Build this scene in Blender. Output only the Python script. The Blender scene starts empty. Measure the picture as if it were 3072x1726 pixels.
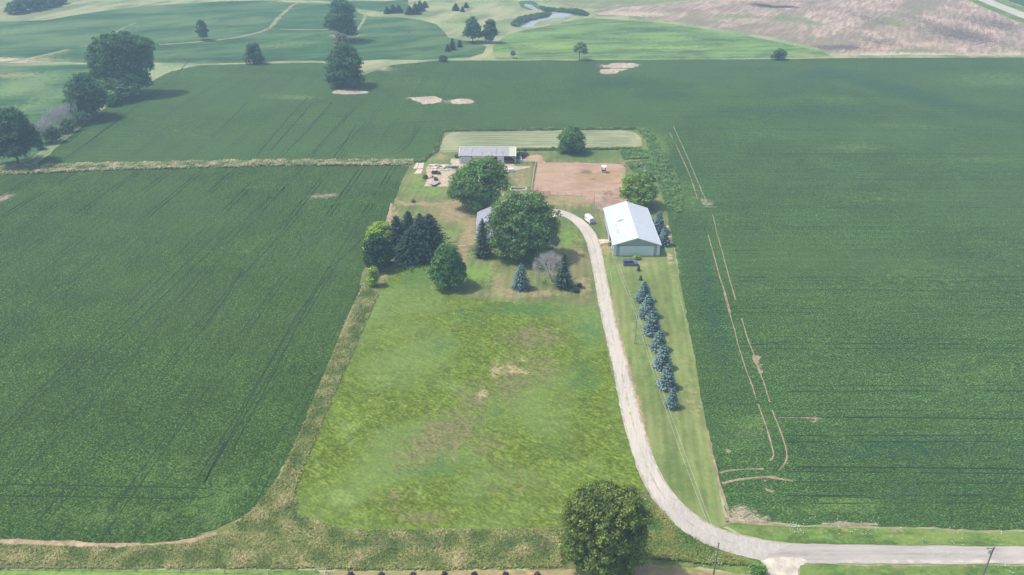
import bpy, math, random
import numpy as np
from mathutils import Vector, noise
from mathutils.geometry import delaunay_2d_cdt
C = bpy.context.scene.collection
# ------------------------------------------------------------------ camera
F = 2389.0; PIT = math.radians(28.6); H = 115.0
cam = bpy.data.cameras.new('camera'); cam.lens = 28; cam.sensor_width = 36
cam.clip_start = 1; cam.clip_end = 20000
co = bpy.data.objects.new('camera', cam); C.objects.link(co)
co.location = (0, 0, H); co.rotation_euler = (math.radians(90) - PIT, 0, 0)
bpy.context.scene.camera = co
# ------------------------------------------------------------------ sky, sun, exposure
SUN_EL = math.radians(60); SUN_DIR = Vector((0.985 * math.cos(SUN_EL), -0.17 * math.cos(SUN_EL), -math.sin(SUN_EL)))
w = bpy.data.worlds.new('World'); bpy.context.scene.world = w; w.use_nodes = True
wt = w.node_tree; wt.nodes.clear()
sky = wt.nodes.new('ShaderNodeTexSky'); sky.sky_type = 'NISHITA'; sky.sun_disc = False
sky.sun_elevation = SUN_EL; sky.sun_rotation = math.radians(-80); sky.air_density = 1.2; sky.dust_density = 3.0
bg = wt.nodes.new('ShaderNodeBackground'); bg.inputs[1].default_value = 0.15
wo = wt.nodes.new('ShaderNodeOutputWorld')
wt.links.new(sky.outputs[0], bg.inputs[0]); wt.links.new(bg.outputs[0], wo.inputs[0])
sl = bpy.data.lights.new('sun', 'SUN'); sl.energy = 3.4; sl.angle = math.radians(1.2); sl.color = (1, .955, .89)
so = bpy.data.objects.new('sun', sl); C.objects.link(so); so.rotation_euler = SUN_DIR.to_track_quat('-Z', 'Y').to_euler()
vs = bpy.context.scene.view_settings; vs.view_transform = 'Standard'; vs.look = 'None'; vs.gamma = 1; vs.exposure = 0.2
HAZE = 0.00052
# ------------------------------------------------------------------ helpers
def ray(x, y):
    u = (x - 1536) / F; v = (863 - y) / F
    return u, math.cos(PIT) + v * math.sin(PIT), -math.sin(PIT) + v * math.cos(PIT)
def G(x, y, z=0.0):
    """where a sight line of the survey photograph meets the level z"""
    d = ray(x, y); t = (z - H) / d[2]
    return d[0] * t, d[1] * t
def onY(x, y, Y):
    d = ray(x, y); t = Y / d[1]
    return d[0] * t, H + d[2] * t
def reg(x0, y0, s): return lambda x, y: (x0 + x * s, y0 + y * s)
RO = reg(0, 0, 1.19255); RA = reg(1000, 350, .42702); RB = reg(0, 0, .42702); RC = reg(900, 0, .42702)
RD = reg(1900, 0, .45497); RE = reg(1250, 430, .17469); RF = reg(1550, 400, .1941); RG = reg(1050, 580, .20737)
RH = reg(1400, 550, .24188); RI = reg(1700, 550, .20737); RJ = reg(1800, 780, .35934); RK = reg(1600, 1400, .57143)
RL = reg(0, 1300, .62112); RM = reg(2000, 850, .51838); RN = reg(600, 800, .55283); RP = reg(850, 1600, .32997)
def pts(r, L): return [G(*r(x, y)) for x, y in L]
def lin(c, k=1.0):
    o = []
    for v in c:
        v = v / 255
        o.append((v / 12.92 if v <= .04045 else ((v + .055) / 1.055) ** 2.4) * k)
    return (*o, 1)

class NT:
    def __init__(s, name):
        s.m = bpy.data.materials.new(name); s.m.use_nodes = True; s.t = s.m.node_tree; s.t.nodes.clear()
    def n(s, typ, **k):
        a = s.t.nodes.new('ShaderNode' + typ)
        for q, v in k.items(): setattr(a, q, v)
        return a
    def set(s, sock, v):
        if isinstance(v, bpy.types.NodeSocket): s.t.links.new(v, sock)
        else: sock.default_value = v
    def math(s, op, a, b=0.0, c=0.0, clamp=False):
        n = s.n('Math', operation=op, use_clamp=clamp); s.set(n.inputs[0], a); s.set(n.inputs[1], b); s.set(n.inputs[2], c); return n.outputs[0]
    def mix(s, f, a, b, mode='MIX'):
        n = s.n('Mix', data_type='RGBA', blend_type=mode); s.set(n.inputs[0], f); s.set(n.inputs[6], a); s.set(n.inputs[7], b); return n.outputs[2]
    def ramp(s, f, lo, hi, a=0.0, b=1.0):
        n = s.n('MapRange', interpolation_type='SMOOTHSTEP'); s.set(n.inputs[0], f)
        for i, v in enumerate((lo, hi, a, b)): n.inputs[i + 1].default_value = v
        return n.outputs[0]
    def noise(s, vec, scale, detail=3, rough=.55, dist=0.0):
        n = s.n('TexNoise'); s.set(n.inputs['Vector'], vec); n.inputs['Scale'].default_value = scale
        n.inputs['Detail'].default_value = detail; n.inputs['Roughness'].default_value = rough; n.inputs['Distortion'].default_value = dist
        return n.outputs[0]
    def obj(s): return s.n('TexCoord').outputs['Object']
    def mapping(s, v, rot=0.0, sc=(1, 1, 1)):
        r = s.n('Mapping'); s.set(r.inputs[0], v); r.inputs['Rotation'].default_value = (0, 0, -rot)
        q = s.n('Mapping'); s.set(q.inputs[0], r.outputs[0]); q.inputs['Scale'].default_value = sc
        return q.outputs[0]
    def bsdf(s, col, rough=.8, spec=.3, metal=0.0, normal=None, **k):
        b = s.n('BsdfPrincipled'); s.set(b.inputs['Base Color'], col); s.set(b.inputs['Roughness'], rough)
        b.inputs['Specular IOR Level'].default_value = spec; s.set(b.inputs['Metallic'], metal)
        if normal is not None: s.set(b.inputs['Normal'], normal)
        o = s.n('OutputMaterial'); s.t.links.new(b.outputs[0], o.inputs[0]); return b
    def bump(s, h, strength=.5, dist=.3):
        b = s.n('Bump'); s.set(b.inputs['Height'], h); b.inputs['Strength'].default_value = strength; b.inputs['Distance'].default_value = dist
        return b.outputs[0]

def plain(name, c, rough=.7, metal=0.0, var=.12, scale=1.5, k=1.0, spec=.3):
    t = NT(name); o = t.obj(); base = lin(c, k)
    nz = t.noise(o, scale, 4)
    col = t.mix(t.ramp(nz, .3, .7), tuple(x * (1 - var) for x in base[:3]) + (1,), tuple(min(1, x * (1 + var)) for x in base[:3]) + (1,))
    t.bsdf(col, rough, spec, metal); return t.m

def ground(name, dark, mid, light, fine=1.6, stretch=(0, 1, 1), contrast=.16, midsc=.12, macro=None, macrosc=.012,
           rows=None, chan={}, bump=.6, bdist=.35, chk=.5, fw=.6, k=.92, lum=.12, macrostr=(0, 1, 1), sub=(0,1,1), subsc=.5, subk=.3):
    """soil, grass and crop surfaces: fine grain, clumps, field-wide variation, and vertex marks mk.rgba broken up by noise"""
    t = NT(name); o = t.obj(); v = t.mapping(o, math.radians(stretch[0]), (stretch[1], stretch[2], 1))
    f1 = t.noise(v, fine, 2, .6); f2 = t.noise(v, fine * .33, 3, .6); md = t.noise(o, midsc, 4, .6, .4)
    mid_r = t.math('MULTIPLY_ADD', f2, 1 - fw, t.math('MULTIPLY', f1, fw))
    fac = t.ramp(mid_r, .5 - contrast, .5 + contrast)
    c1 = t.mix(fac, lin(dark, k), lin(mid, k))
    hi = t.ramp(mid_r, .5 + contrast * .4, .5 + contrast * 1.8)
    col = t.mix(hi, c1, lin(light, k))
    # patchy brightness of the sward
    ml = t.ramp(md, .38, .62, 1 - lum, 1 + lum)
    col = t.mix(1.0, col, t.n('CombineColor').outputs[0] if False else ml, 'MULTIPLY')
    sb = t.noise(t.mapping(o, math.radians(sub[0]), (sub[1], sub[2], 1)), subsc, 3, .6)
    col = t.mix(1.0, col, t.ramp(sb, .36, .64, 1 - subk * .5, 1 + subk * .5), 'MULTIPLY')
    if macro:
        mc = t.noise(t.mapping(o, math.radians(macrostr[0]), (macrostr[1], macrostr[2], 1)), macrosc, 3, .55, .6)
        col = t.mix(t.ramp(mc, .42, .66, 0, macro[1]), col, lin(macro[0], k))
    h = mid_r
    if rows:
        ang, sp, st = rows
        rv = t.mapping(o, math.radians(ang)); sx = t.n('SeparateXYZ'); t.set(sx.inputs[0], rv)
        ph = t.math('MULTIPLY', sx.outputs[0], 2 * math.pi / sp)
        wv = t.math('SINE', t.math('ADD', ph, t.math('MULTIPLY', t.noise(o, .05, 2), 5.0)))
        wv = t.math('MULTIPLY', wv, t.ramp(t.noise(o, .03, 2), .35, .6, .35, 1.0))
        col = t.mix(1.0, col, t.math('MULTIPLY_ADD', wv, st, 1.0), 'MULTIPLY')
    at = t.n('Attribute', attribute_name='mk'); sep = t.n('SeparateColor'); t.set(sep.inputs[0], at.outputs['Color'])
    src = [sep.outputs[0], sep.outputs[1], sep.outputs[2], at.outputs['Alpha']]
    nz = t.noise(o, .35, 5, .68, .3); nz2 = t.noise(v, fine * .7, 3, .7)
    br = t.math('MULTIPLY_ADD', nz, .6, t.math('MULTIPLY', nz2, .4))
    for i, ch in enumerate('rgba'):
        if ch in chan:
            c, amt = chan[ch][:2]; c2 = chan[ch][2] if len(chan[ch]) > 2 else c
            m = t.math('ADD', src[i], t.math('MULTIPLY', t.math('SUBTRACT', br, .5), chk * 6.0))
            m = t.ramp(m, .2, .8, 0, amt)
            m = t.math('MULTIPLY', m, t.ramp(src[i], .02, .2))
            cc = t.mix(fac, lin(c, k * .88), lin(c2, k * 1.05))
            col = t.mix(m, col, cc)
    nrm = t.bump(h, bump, bdist)
    t.bsdf(col, .9, .12, normal=nrm)
    return t.m

def proj(xy):
    X, Y = xy[:, 0], xy[:, 1]
    dz = -H
    depth = Y * math.cos(PIT) - dz * math.sin(PIT)
    up = Y * math.sin(PIT) + dz * math.cos(PIT)
    return 1536 + F * X / depth, 863 - F * up / depth
def rough_line(P, amp, step, closed=True, seed=0):
    out = []; n = len(P)
    for i in range(n if closed else n - 1):
        a = Vector(P[i]); b = Vector(P[(i + 1) % n]); d = b - a; L = d.length
        if L < 1e-6: continue
        st = max(step, (abs(a.y) + abs(b.y)) / 2 * step / 200)
        k = max(1, int(L / st)); nn = Vector((-d.y, d.x)) / L
        for j in range(k):
            p = a + d * (j / k)
            q = noise.noise((p.x * .13 + seed, p.y * .13, 3.1)) * amp + noise.noise((p.x * .7 + seed, p.y * .7, 8.7)) * amp * .55
            q *= min(1, 4 * (j if closed else j) / k + (.3 if closed else 1))
            out.append((p.x + nn.x * q, p.y + nn.y * q))
    if not closed: out.append(tuple(P[-1]))
    return out
def smooth(P, it=2, closed=True):
    for _ in range(it):
        Q = []; n = len(P)
        if not closed: Q.append(P[0])
        for i in range(n if closed else n - 1):
            a, b = P[i], P[(i + 1) % n]
            Q.append((a[0] * .75 + b[0] * .25, a[1] * .75 + b[1] * .25)); Q.append((a[0] * .25 + b[0] * .75, a[1] * .25 + b[1] * .75))
        if not closed: Q.append(P[-1])
        P = Q
    return P
def props(o, label=None, cat=None, group=None, kind=None):
    for k, v in (('label', label), ('category', cat), ('group', group), ('kind', kind)):
        if v: o[k] = v
    return o
def link(name, me, parent=None, loc=(0, 0, 0), rz=0.0):
    o = bpy.data.objects.new(name, me); C.objects.link(o); o.location = loc; o.rotation_euler = (0, 0, rz)
    if parent: o.parent = parent
    return o
def thing(name, loc, label, cat, group=None, rz=0.0, sc=None):
    o = link(name, None, None, loc, rz); o.empty_display_size = .5
    if sc: o.scale = sc
    return props(o, label, cat, group)
def marks(xy, feats, seed=0):
    """soft marks: (channel, cx, cy, rx, ry, strength, angle) in survey coordinates baked on the ground points"""
    A = np.zeros((len(xy), 4)); px, py = proj(xy); px = px / 1.19255; py = py / 1.19255
    for f in feats:
        ch, cx, cy, rx, ry, s = f[:6]; an = math.radians(f[6] if len(f) > 6 else 0)
        dx, dy = px - cx, py - cy
        u = (dx * math.cos(an) + dy * math.sin(an)) / rx; v = (-dx * math.sin(an) + dy * math.cos(an)) / ry
        r = np.sqrt(u * u + v * v)
        A[:, 'rgba'.index(ch)] = np.maximum(A[:, 'rgba'.index(ch)], s * np.clip(1.35 - r, 0, 1))
    return A
def zone(name, P, mat, z, feats=(), amp=.8, step=1.2, sp=2.0, label=None, seed=0, sm=0):
    if sm: P = smooth(P, sm)
    Q = rough_line(P, amp, step, True, seed) if amp > 0 else P
    xs = [p[0] for p in Q]; ys = [p[1] for p in Q]; inner = []
    if feats:
        rnd = random.Random(seed + 5); y = min(ys)
        while y < max(ys):
            s = sp * max(1, y / 150); x = min(xs)
            while x < max(xs):
                inner.append((x + rnd.uniform(-.2, .2) * s, y + rnd.uniform(-.2, .2) * s)); x += s
            y += s
    V = [Vector(p) for p in Q] + [Vector(p) for p in inner]
    E_ = [(i, (i + 1) % len(Q)) for i in range(len(Q))]
    vv, ee, ff, *_ = delaunay_2d_cdt(V, E_, [], 1, 1e-4)
    me = bpy.data.meshes.new(name)
    fl = []
    for f in ff:
        a, b, c = (vv[i] for i in f[:3])
        fl.append(f if (b - a).cross(c - a) > 0 else f[::-1])
    me.from_pydata([(p.x, p.y, z) for p in vv], [], fl)
    at = me.color_attributes.new('mk', 'FLOAT_COLOR', 'POINT')
    A = marks(np.array([(p.x, p.y) for p in vv]), feats)
    at.data.foreach_set('color', A.ravel().astype(np.float32))
    me.materials.append(mat); o = link(name, me); o['kind'] = 'structure'
    if label: o['label'] = label
    return o
def ribbon(name, lines, mat, z, kind='structure', seed=1):
    """ragged strips: lines = [(points, width, gap chance)]"""
    vs_, fs = [], []; rnd = random.Random(seed)
    for P, wd, gap in lines:
        Q = rough_line(smooth(P, 2, False), .12, .9, False, seed)
        prev = None
        for i in range(len(Q)):
            a = Vector(Q[max(0, i - 1)]); b = Vector(Q[min(len(Q) - 1, i + 1)]); d = (b - a)
            if d.length < 1e-6: continue
            d.normalize(); nn = Vector((-d.y, d.x))
            g = noise.noise((Q[i][0] * .12 + seed, Q[i][1] * .12, 5.5)) * .5 + .5
            wv = wd * (.55 + .9 * abs(noise.noise((Q[i][0] * .6, Q[i][1] * .6, seed)))) * max(.0, min(1, (g - gap) * 6))
            p = Vector(Q[i]); k = len(vs_)
            vs_ += [(*(p + nn * wv * .5), z), (*(p - nn * wv * .5), z)]
            if prev is not None and wv > .03: fs.append((prev, prev + 1, k + 1, k))
            prev = k
    me = bpy.data.meshes.new(name); me.from_pydata(vs_, [], fs); me.materials.append(mat)
    o = link(name, me); o['kind'] = kind; return o

class MB:
    """collects boxes, tubes and prisms into one mesh"""
    def __init__(s): s.v = []; s.f = []; s.mi = []
    def add(s, V, Fc, mi=0):
        k = len(s.v); s.v += [tuple(p) for p in V]; s.f += [tuple(i + k for i in f) for f in Fc]; s.mi += [mi] * len(Fc); return s
    def box(s, x0, x1, y0, y1, z0, z1, mi=0):
        return s.add([(x0, y0, z0), (x1, y0, z0), (x1, y1, z0), (x0, y1, z0), (x0, y0, z1), (x1, y0, z1), (x1, y1, z1), (x0, y1, z1)],
                     [(0, 3, 2, 1), (4, 5, 6, 7), (0, 1, 5, 4), (1, 2, 6, 5), (2, 3, 7, 6), (3, 0, 4, 7)], mi)
    def tube(s, a, b, r0, r1=None, n=8, mi=0):
        r1 = r0 if r1 is None else r1; a = Vector(a); b = Vector(b); d = (b - a).normalized()
        u = d.orthogonal().normalized(); w_ = d.cross(u); V = []
        for c, r in ((a, r0), (b, r1)):
            for i in range(n):
                t = 2 * math.pi * i / n; V.append(c + (u * math.cos(t) + w_ * math.sin(t)) * r)
        return s.add(V, [(i, (i + 1) % n, n + (i + 1) % n, n + i) for i in range(n)] + [tuple(range(n))[::-1], tuple(range(n, 2 * n))], mi)
    def prism(s, prof, x0, x1, axis='x', mi=0):
        n = len(prof); V = []
        for x in (x0, x1):
            for a, b in prof: V.append((x, a, b) if axis == 'x' else ((a, x, b) if axis == 'y' else (a, b, x)))
        return s.add(V, [(i, (i + 1) % n, n + (i + 1) % n, n + i) for i in range(n)] + [tuple(range(n))[::-1], tuple(range(n, 2 * n))], mi)
    def quad(s, a, b, c, d, mi=0): return s.add([a, b, c, d], [(0, 1, 2, 3)], mi)
    def slab(s, pts4, th, mi=0):
        a, b, c, d = (Vector(p) for p in pts4); nn = (b - a).cross(d - a).normalized() * th
        return s.add([a, b, c, d, a + nn, b + nn, c + nn, d + nn], [(0, 3, 2, 1), (4, 5, 6, 7), (0, 1, 5, 4), (1, 2, 6, 5), (2, 3, 7, 6), (3, 0, 4, 7)], mi)
    def build(s, name, mat, parent=None, loc=(0, 0, 0), rz=0.0, bev=0.0, smooth_=False):
        me = bpy.data.meshes.new(name); me.from_pydata(s.v, [], s.f)
        for m in (mat if isinstance(mat, (list, tuple)) else [mat]): me.materials.append(m)
        me.polygons.foreach_set('material_index', s.mi)
        import bmesh
        bm = bmesh.new(); bm.from_mesh(me); bmesh.ops.recalc_face_normals(bm, faces=bm.faces)
        if bev: bmesh.ops.bevel(bm, geom=bm.edges[:], offset=bev, segments=2, affect='EDGES', profile=.5)
        bm.to_mesh(me); bm.free()
        if smooth_: me.polygons.foreach_set('use_smooth', [True] * len(me.polygons))
        return link(name, me, parent, loc, rz)
def copy_tree(o, parent=None):
    c = o.copy(); C.objects.link(c)
    if parent: c.parent = parent
    for ch in [x for x in bpy.data.objects if x.parent == o]: copy_tree(ch, c)
    return c
# ------------------------------------------------------------------ GROUND
soil_pale = ground('bare_soil_pale', (140, 122, 98), (168, 148, 124), (192, 174, 152), fine=1.2, contrast=.25, bump=.3)
soy_l = ground('soybean_canopy', (38, 62, 20), (76, 106, 40), (114, 142, 72), fine=2.5, fw=.78, stretch=(-35, 1.15, .85), contrast=.11, midsc=.05, lum=.10,
               macro=((78, 100, 52), .3), macrosc=.013, rows=(-4.5, 3.05, .06), sub=(-4.5, 1, .25), subsc=.5, subk=.18,
               chan={'g': ((86, 116, 52), .6, (112, 138, 72)), 'b': ((150, 134, 108), .9, (190, 172, 148)), 'a': ((36, 60, 34), .55), 'r': ((112, 120, 74), .75)}, bump=.9, bdist=.5)
soy_r = ground('corn_canopy', (42, 68, 28), (81, 114, 51), (121, 152, 88), fine=2.5, fw=.78, stretch=(10, .9, 1.15), contrast=.11, midsc=.03, lum=.09, macrostr=(0, .45, 1),
               macro=((80, 108, 58), .45), macrosc=.012, rows=(90, 4.6, .06), sub=(0, .25, 1.3), subsc=.5, subk=.18,
               chan={'g': ((92, 122, 54), .75, (124, 150, 78)), 'b': ((162, 144, 120), .9, (196, 180, 156)), 'a': ((26, 56, 38), .75, (60, 96, 66)), 'r': ((112, 122, 76), .75)}, bump=.9, bdist=.5)
far_soy = ground('far_crop_canopy', (52, 88, 50), (70, 110, 62), (98, 138, 84), fine=.8, stretch=(30, .5, 1.3), contrast=.2, midsc=.02, lum=.10, macrostr=(25, .6, 1.6),
                 macro=((112, 134, 86), .7), macrosc=.02, sub=(15, .2, 1.2), subsc=.2, subk=.5,
                 chan={'g': ((116, 144, 86), .8, (134, 158, 100)), 'b': ((196, 178, 150), .95, (214, 196, 168)), 'a': ((46, 76, 54), .7), 'r': ((150, 152, 108), .85)}, bump=.7)
meadow = ground('meadow_grass', (122, 138, 92), (148, 160, 114), (176, 182, 140), fine=.8, stretch=(60, .6, 1.4), contrast=.2, midsc=.03, lum=.2, macro=((180, 174, 132), .75), macrosc=.03, macrostr=(70, .5, 1.6),
                chan={'g': ((110, 142, 84), .8, (130, 158, 96)), 'b': ((200, 180, 150), .9, (216, 196, 168)), 'a': ((70, 100, 66), .85), 'r': ((194, 182, 138), .85)})
marsh = ground('marsh_grass', (84, 114, 62), (114, 142, 84), (140, 164, 104), fine=.6, stretch=(15, .45, 1.5), contrast=.2, midsc=.05, lum=.14, macro=((136, 166, 88), .6), macrosc=.03, macrostr=(10, .4, 1.6),
               sub=(10, .2, 1.2), subsc=.16, subk=.6, chan={'a': ((64, 104, 62), .85), 'r': ((166, 160, 112), .85), 'g': ((150, 176, 90), .7)})
stubble = ground('stubble_field', (160, 136, 120), (196, 172, 152), (212, 190, 170), fine=.7, stretch=(-28, 2.2, .4), contrast=.22, midsc=.035, lum=.12, macro=((136, 128, 104), .85), macrosc=.02, macrostr=(-25, 1.4, .5),
                 sub=(-28, 1.8, .18), subsc=.2, subk=.5, chan={'a': ((98, 92, 88), .9), 'g': ((112, 134, 84), .85, (130, 150, 96)), 'b': ((60, 52, 66), .95), 'r': ((216, 196, 170), .8)})
pasture = ground('pasture_grass', (80, 98, 24), (117, 136, 46), (150, 165, 82), fine=1.5, stretch=(-35, .8, 1.2), contrast=.14, midsc=.09, lum=.09, macro=((124, 148, 84), .5), macrosc=.03,
                 sub=(-35, .6, 1.2), subsc=.7, subk=.26,
                 chan={'r': ((104, 104, 62), .9, (134, 130, 84)), 'g': ((126, 150, 78), .5, (146, 168, 98)), 'b': ((168, 150, 108), .85, (196, 178, 136)), 'a': ((78, 118, 60), .75)}, bump=.8)
lawn = ground('mown_lawn', (96, 112, 60), (122, 134, 78), (148, 154, 100), fine=1.2, contrast=.25, midsc=.06, lum=.12, macro=((146, 134, 96), .6), macrosc=.05, rows=(-4.5, 2.4, .09), sub=(-4.5, 1, .15), subsc=.3, subk=.25,
              chan={'r': ((158, 138, 102), .85, (178, 156, 120)), 'g': ((118, 150, 58), .85, (132, 160, 72)), 'b': ((202, 180, 158), .95, (216, 196, 176)), 'a': ((92, 118, 62), .75)}, bump=.35)
strip_l = ground('mown_verge', (108, 124, 66), (132, 146, 84), (154, 164, 104), fine=1.2, contrast=.25, midsc=.05, lum=.1, macro=((150, 152, 100), .6), macrosc=.03, rows=(-5.5, 2.2, .1), sub=(-5.5, 1, .12), subsc=.4, subk=.28,
                 chan={'r': ((162, 142, 106), .85, (182, 160, 122)), 'g': ((116, 148, 72), .8), 'b': ((202, 180, 158), .95), 'a': ((98, 122, 62), .85)}, bump=.35)
verge = ground('rough_grass', (84, 98, 50), (128, 136, 76), (164, 162, 104), fine=1.1, stretch=(20, .8, 1.2), contrast=.18, midsc=.12, lum=.2, macro=((150, 146, 94), .7), macrosc=.05, sub=(0, .5, 1.1), subsc=.5, subk=.4,
               chan={'r': ((176, 156, 118), .9, (198, 178, 140)), 'g': ((124, 150, 62), .8, (146, 166, 80)), 'b': ((196, 164, 136), .95), 'a': ((72, 104, 56), .8, (90, 124, 66))}, bump=1.0, bdist=.7)
bright = ground('roadside_grass', (82, 108, 48), (116, 142, 70), (146, 168, 94), fine=1.3, contrast=.2, midsc=.1, lum=.12, macro=((136, 152, 82), .6), macrosc=.05, sub=(0, .4, 1.3), subsc=.6,
                chan={'r': ((160, 146, 102), .85), 'a': ((76, 106, 52), .8), 'g': ((140, 168, 78), .8), 'b': ((198, 176, 148), .9)}, bump=.8)
hay = ground('mown_hay', (134, 142, 102), (154, 158, 120), (172, 174, 138), fine=1.0, stretch=(0, .3, 1.6), contrast=.25, midsc=.04, lum=.09, rows=(90, 2.9, .14), sub=(0, .1, 1.2), subsc=.5, subk=.4,
             chan={'r': ((176, 168, 132), .8), 'a': ((112, 124, 84), .8), 'g': ((130, 156, 96), .8), 'b': ((200, 190, 160), .8)}, bump=.5)
corral = ground('trodden_dirt', (168, 136, 110), (198, 166, 140), (216, 190, 166), fine=.7, stretch=(0, .5, 1.2), contrast=.3, midsc=.05, lum=.09, macro=((176, 148, 118), .7), macrosc=.05, sub=(0, .4, 1), subsc=.25, subk=.2,
                chan={'r': ((166, 136, 94), .8, (180, 148, 100)), 'a': ((112, 94, 84), .85, (130, 108, 96)), 'g': ((146, 146, 104), .8), 'b': ((142, 120, 112), .8)}, bump=.4)
gravel = ground('white_gravel', (188, 180, 166), (208, 200, 187), (224, 217, 206), fine=2.5, stretch=(-8, 1.8, .4), contrast=.3, midsc=.08, lum=.05, macro=((208, 192, 174), .5), macrosc=.08, sub=(-8, 2.4, .12), subsc=.8, subk=.14, chan={'a': ((178, 170, 160), .95, (198, 191, 182)), 'r': ((190, 178, 148), .6)}, bump=.25)
roadm = ground('road_gravel', (168, 160, 150), (187, 180, 171), (204, 198, 190), fine=2.5, stretch=(0, .3, 1.8), contrast=.3, midsc=.06, lum=.05, macro=((194, 184, 174), .6), macrosc=.06, sub=(0, .06, 1.6), subsc=.8, subk=.16,
               chan={'a': ((158, 148, 142), .7), 'r': ((216, 202, 180), .8)}, bump=.25)
dryfield = ground('dry_worked_ground', (156, 134, 98), (182, 156, 120), (198, 176, 140), fine=1.4, stretch=(0, .5, 1.2), contrast=.22, midsc=.1, lum=.12, macro=((140, 146, 90), .7), macrosc=.06, chan={'g': ((126, 144, 74), .8), 'a': ((120, 106, 72), .7)}, bump=.7)
far_sand = ground('dry_sandy_soil', (176, 158, 136), (198, 182, 162), (214, 200, 184), fine=1, contrast=.25, bump=.2)
rut_shade = plain('rut_soil_painted_shade', (34, 54, 26), .95, var=.3, scale=3)  # dark soil and low crop, with the shade inside the gap painted in
concrete = plain('weathered_concrete', (206, 188, 168), .85, var=.14, scale=.8)

zone('ground', [(-6000, -900), (6000, -900), (6000, 9000), (-6000, 9000)], meadow, 0, amp=0)
# far land, behind the section line
zone('far_crop_field', pts(RO, [(-420, 152), (0, 158), (270, 158), (400, 158), (500, 160), (640, 157), (780, 153), (830, 155), (900, 154), (960, 150), (1060, 152), (1110, 149), (1180, 145), (1215, 135), (1224, 118), (1195, 108), (1130, 95), (1100, 62), (1060, 50), (1000, 44), (930, 42), (905, 34), (880, 12), (760, 8), (660, 2), (560, 4), (420, 12), (300, 22), (180, 40), (110, 52), (0, 55), (-420, 70)]),
     far_soy, .03, [('b', 0, 155, 110, 9, 1), ('r', 60, 152, 130, 10, .8), ('b', 860, 90, 40, 3, .8), ('a', 120, 132, 120, 3, .8, -12), ('a', 330, 88, 140, 5, .7, -14), ('g', 60, 75, 150, 12, .5, -8),
                    ('r', 230, 110, 90, 3, .8, -16), ('a', 180, 112, 120, 4, .7, -18), ('r', 120, 140, 120, 4, .7, -8), ('g', 420, 60, 200, 8, .4, -5), ('a', 600, 150, 400, 3, .9), ('a', 1160, 142, 60, 5, .7), ('a', 1010, 80, 80, 20, .5, 20), ('g', 700, 115, 160, 10, .4)], amp=3, step=5, sp=3, seed=1)
zone('far_crop_field', pts(RC, [(-1200, -80), (-700, -60), (-300, -40), (140, -40), (330, 5), (600, 10), (760, -5), (760, 60), (740, 78), (560, 84), (430, 66), (380, 50), (300, 20), (140, 6), (-200, 2), (-560, -5), (-1000, 0)]), far_soy, .03, [('a', 900, 5, 150, 8, .4)], amp=2, step=5, sp=4, seed=2)
zone('far_crop_field', pts(RO, [(-500, 428), (0, 424), (80, 398), (150, 345), (215, 290), (275, 248), (330, 205), (380, 180), (390, 163), (270, 162), (150, 163), (60, 166), (-420, 168)]),
     far_soy, .035, [('g', 60, 215, 130, 25, .8, -15), ('g', 90, 260, 120, 20, .5, -20), ('r', 40, 190, 80, 10, .9), ('g', 30, 340, 90, 40, .5, -20), ('a', 200, 170, 250, 3, .8), ('b', 0, 207, 24, 3, .8)], amp=1.5, step=3, sp=3, seed=3)
zone('marsh', pts(RO, [(1235, 135), (1242, 115), (1275, 88), (1340, 72), (1400, 62), (1440, 52), (1480, 45), (1560, 50), (1700, 62), (1850, 86), (1960, 106), (2060, 128), (2095, 143), (1960, 147), (1700, 148), (1500, 150), (1250, 151)]),
     marsh, .04, [('a', 1420, 92, 90, 4, .8, -5), ('a', 1650, 75, 180, 4, .7, 4), ('a', 1560, 100, 140, 5, .7), ('a', 1800, 100, 120, 5, .7, 4), ('a', 1960, 112, 60, 7, .6, 10), ('g', 1400, 118, 130, 9, .8), ('g', 1700, 120, 200, 8, .6), ('r', 1260, 140, 60, 8, .8), ('a', 1300, 98, 40, 6, .5), ('r', 2040, 140, 60, 5, .8), ('a', 2030, 128, 50, 4, .9, 18), ('a', 1700, 146, 300, 2.5, .8)], amp=2.5, step=3, sp=2.5, seed=4)
zone('stubble_field', pts(RO, [(1490, 32), (1500, 26), (1560, 20), (1640, 12), (1720, 6), (1860, 0), (2000, -12), (2300, -30), (2620, 0), (2760, 40), (3100, 90), (3300, 143), (2576, 141), (2350, 139), (2110, 139), (2075, 126), (2010, 110), (1960, 97), (1850, 79), (1700, 55), (1600, 42), (1510, 38)]),
     stubble, .05, [('b', 1930, 16, 60, 3.2, 1, 2), ('b', 1990, 19, 45, 3.5, 1, 4), ('b', 1905, 13, 30, 2.5, 1), ('g', 1850, 42, 70, 8, .9), ('g', 1790, 55, 60, 4, .6), ('g', 1960, 45, 40, 9, .9), ('g', 2030, 55, 70, 9, .7, 12), ('g', 2240, 55, 60, 12, .75, 20), ('g', 2290, 130, 80, 5, .9), ('a', 2110, 120, 90, 9, .8), ('a', 2210, 105, 60, 8, .7, 10), ('a', 2420, 90, 140, 22, .7, 12), ('a', 2180, 45, 90, 8, .6, 15), ('a', 2500, 60, 120, 20, .6, 10), ('g', 2540, 125, 80, 9, .6), ('g', 2370, 30, 60, 6, .6, 8), ('a', 1620, 52, 60, 5, .5, 4), ('r', 1600, 36, 110, 8, .8), ('r', 2300, 138, 500, 4, .8), ('a', 2330, 55, 70, 8, .6, 18)], amp=2.5, step=3, sp=2.6, seed=5)
zone('far_crop_field', pts(RO, [(1420, -40), (1900, -40), (1860, -4), (1700, 3), (1560, 17), (1500, 23), (1460, 18), (1420, 8), (1380, -8)]), stubble, .045, [('g', 1600, 2, 400, 14, .8), ('g', 1480, 20, 60, 8, .9)], amp=3, step=5, sp=4, seed=6)
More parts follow.
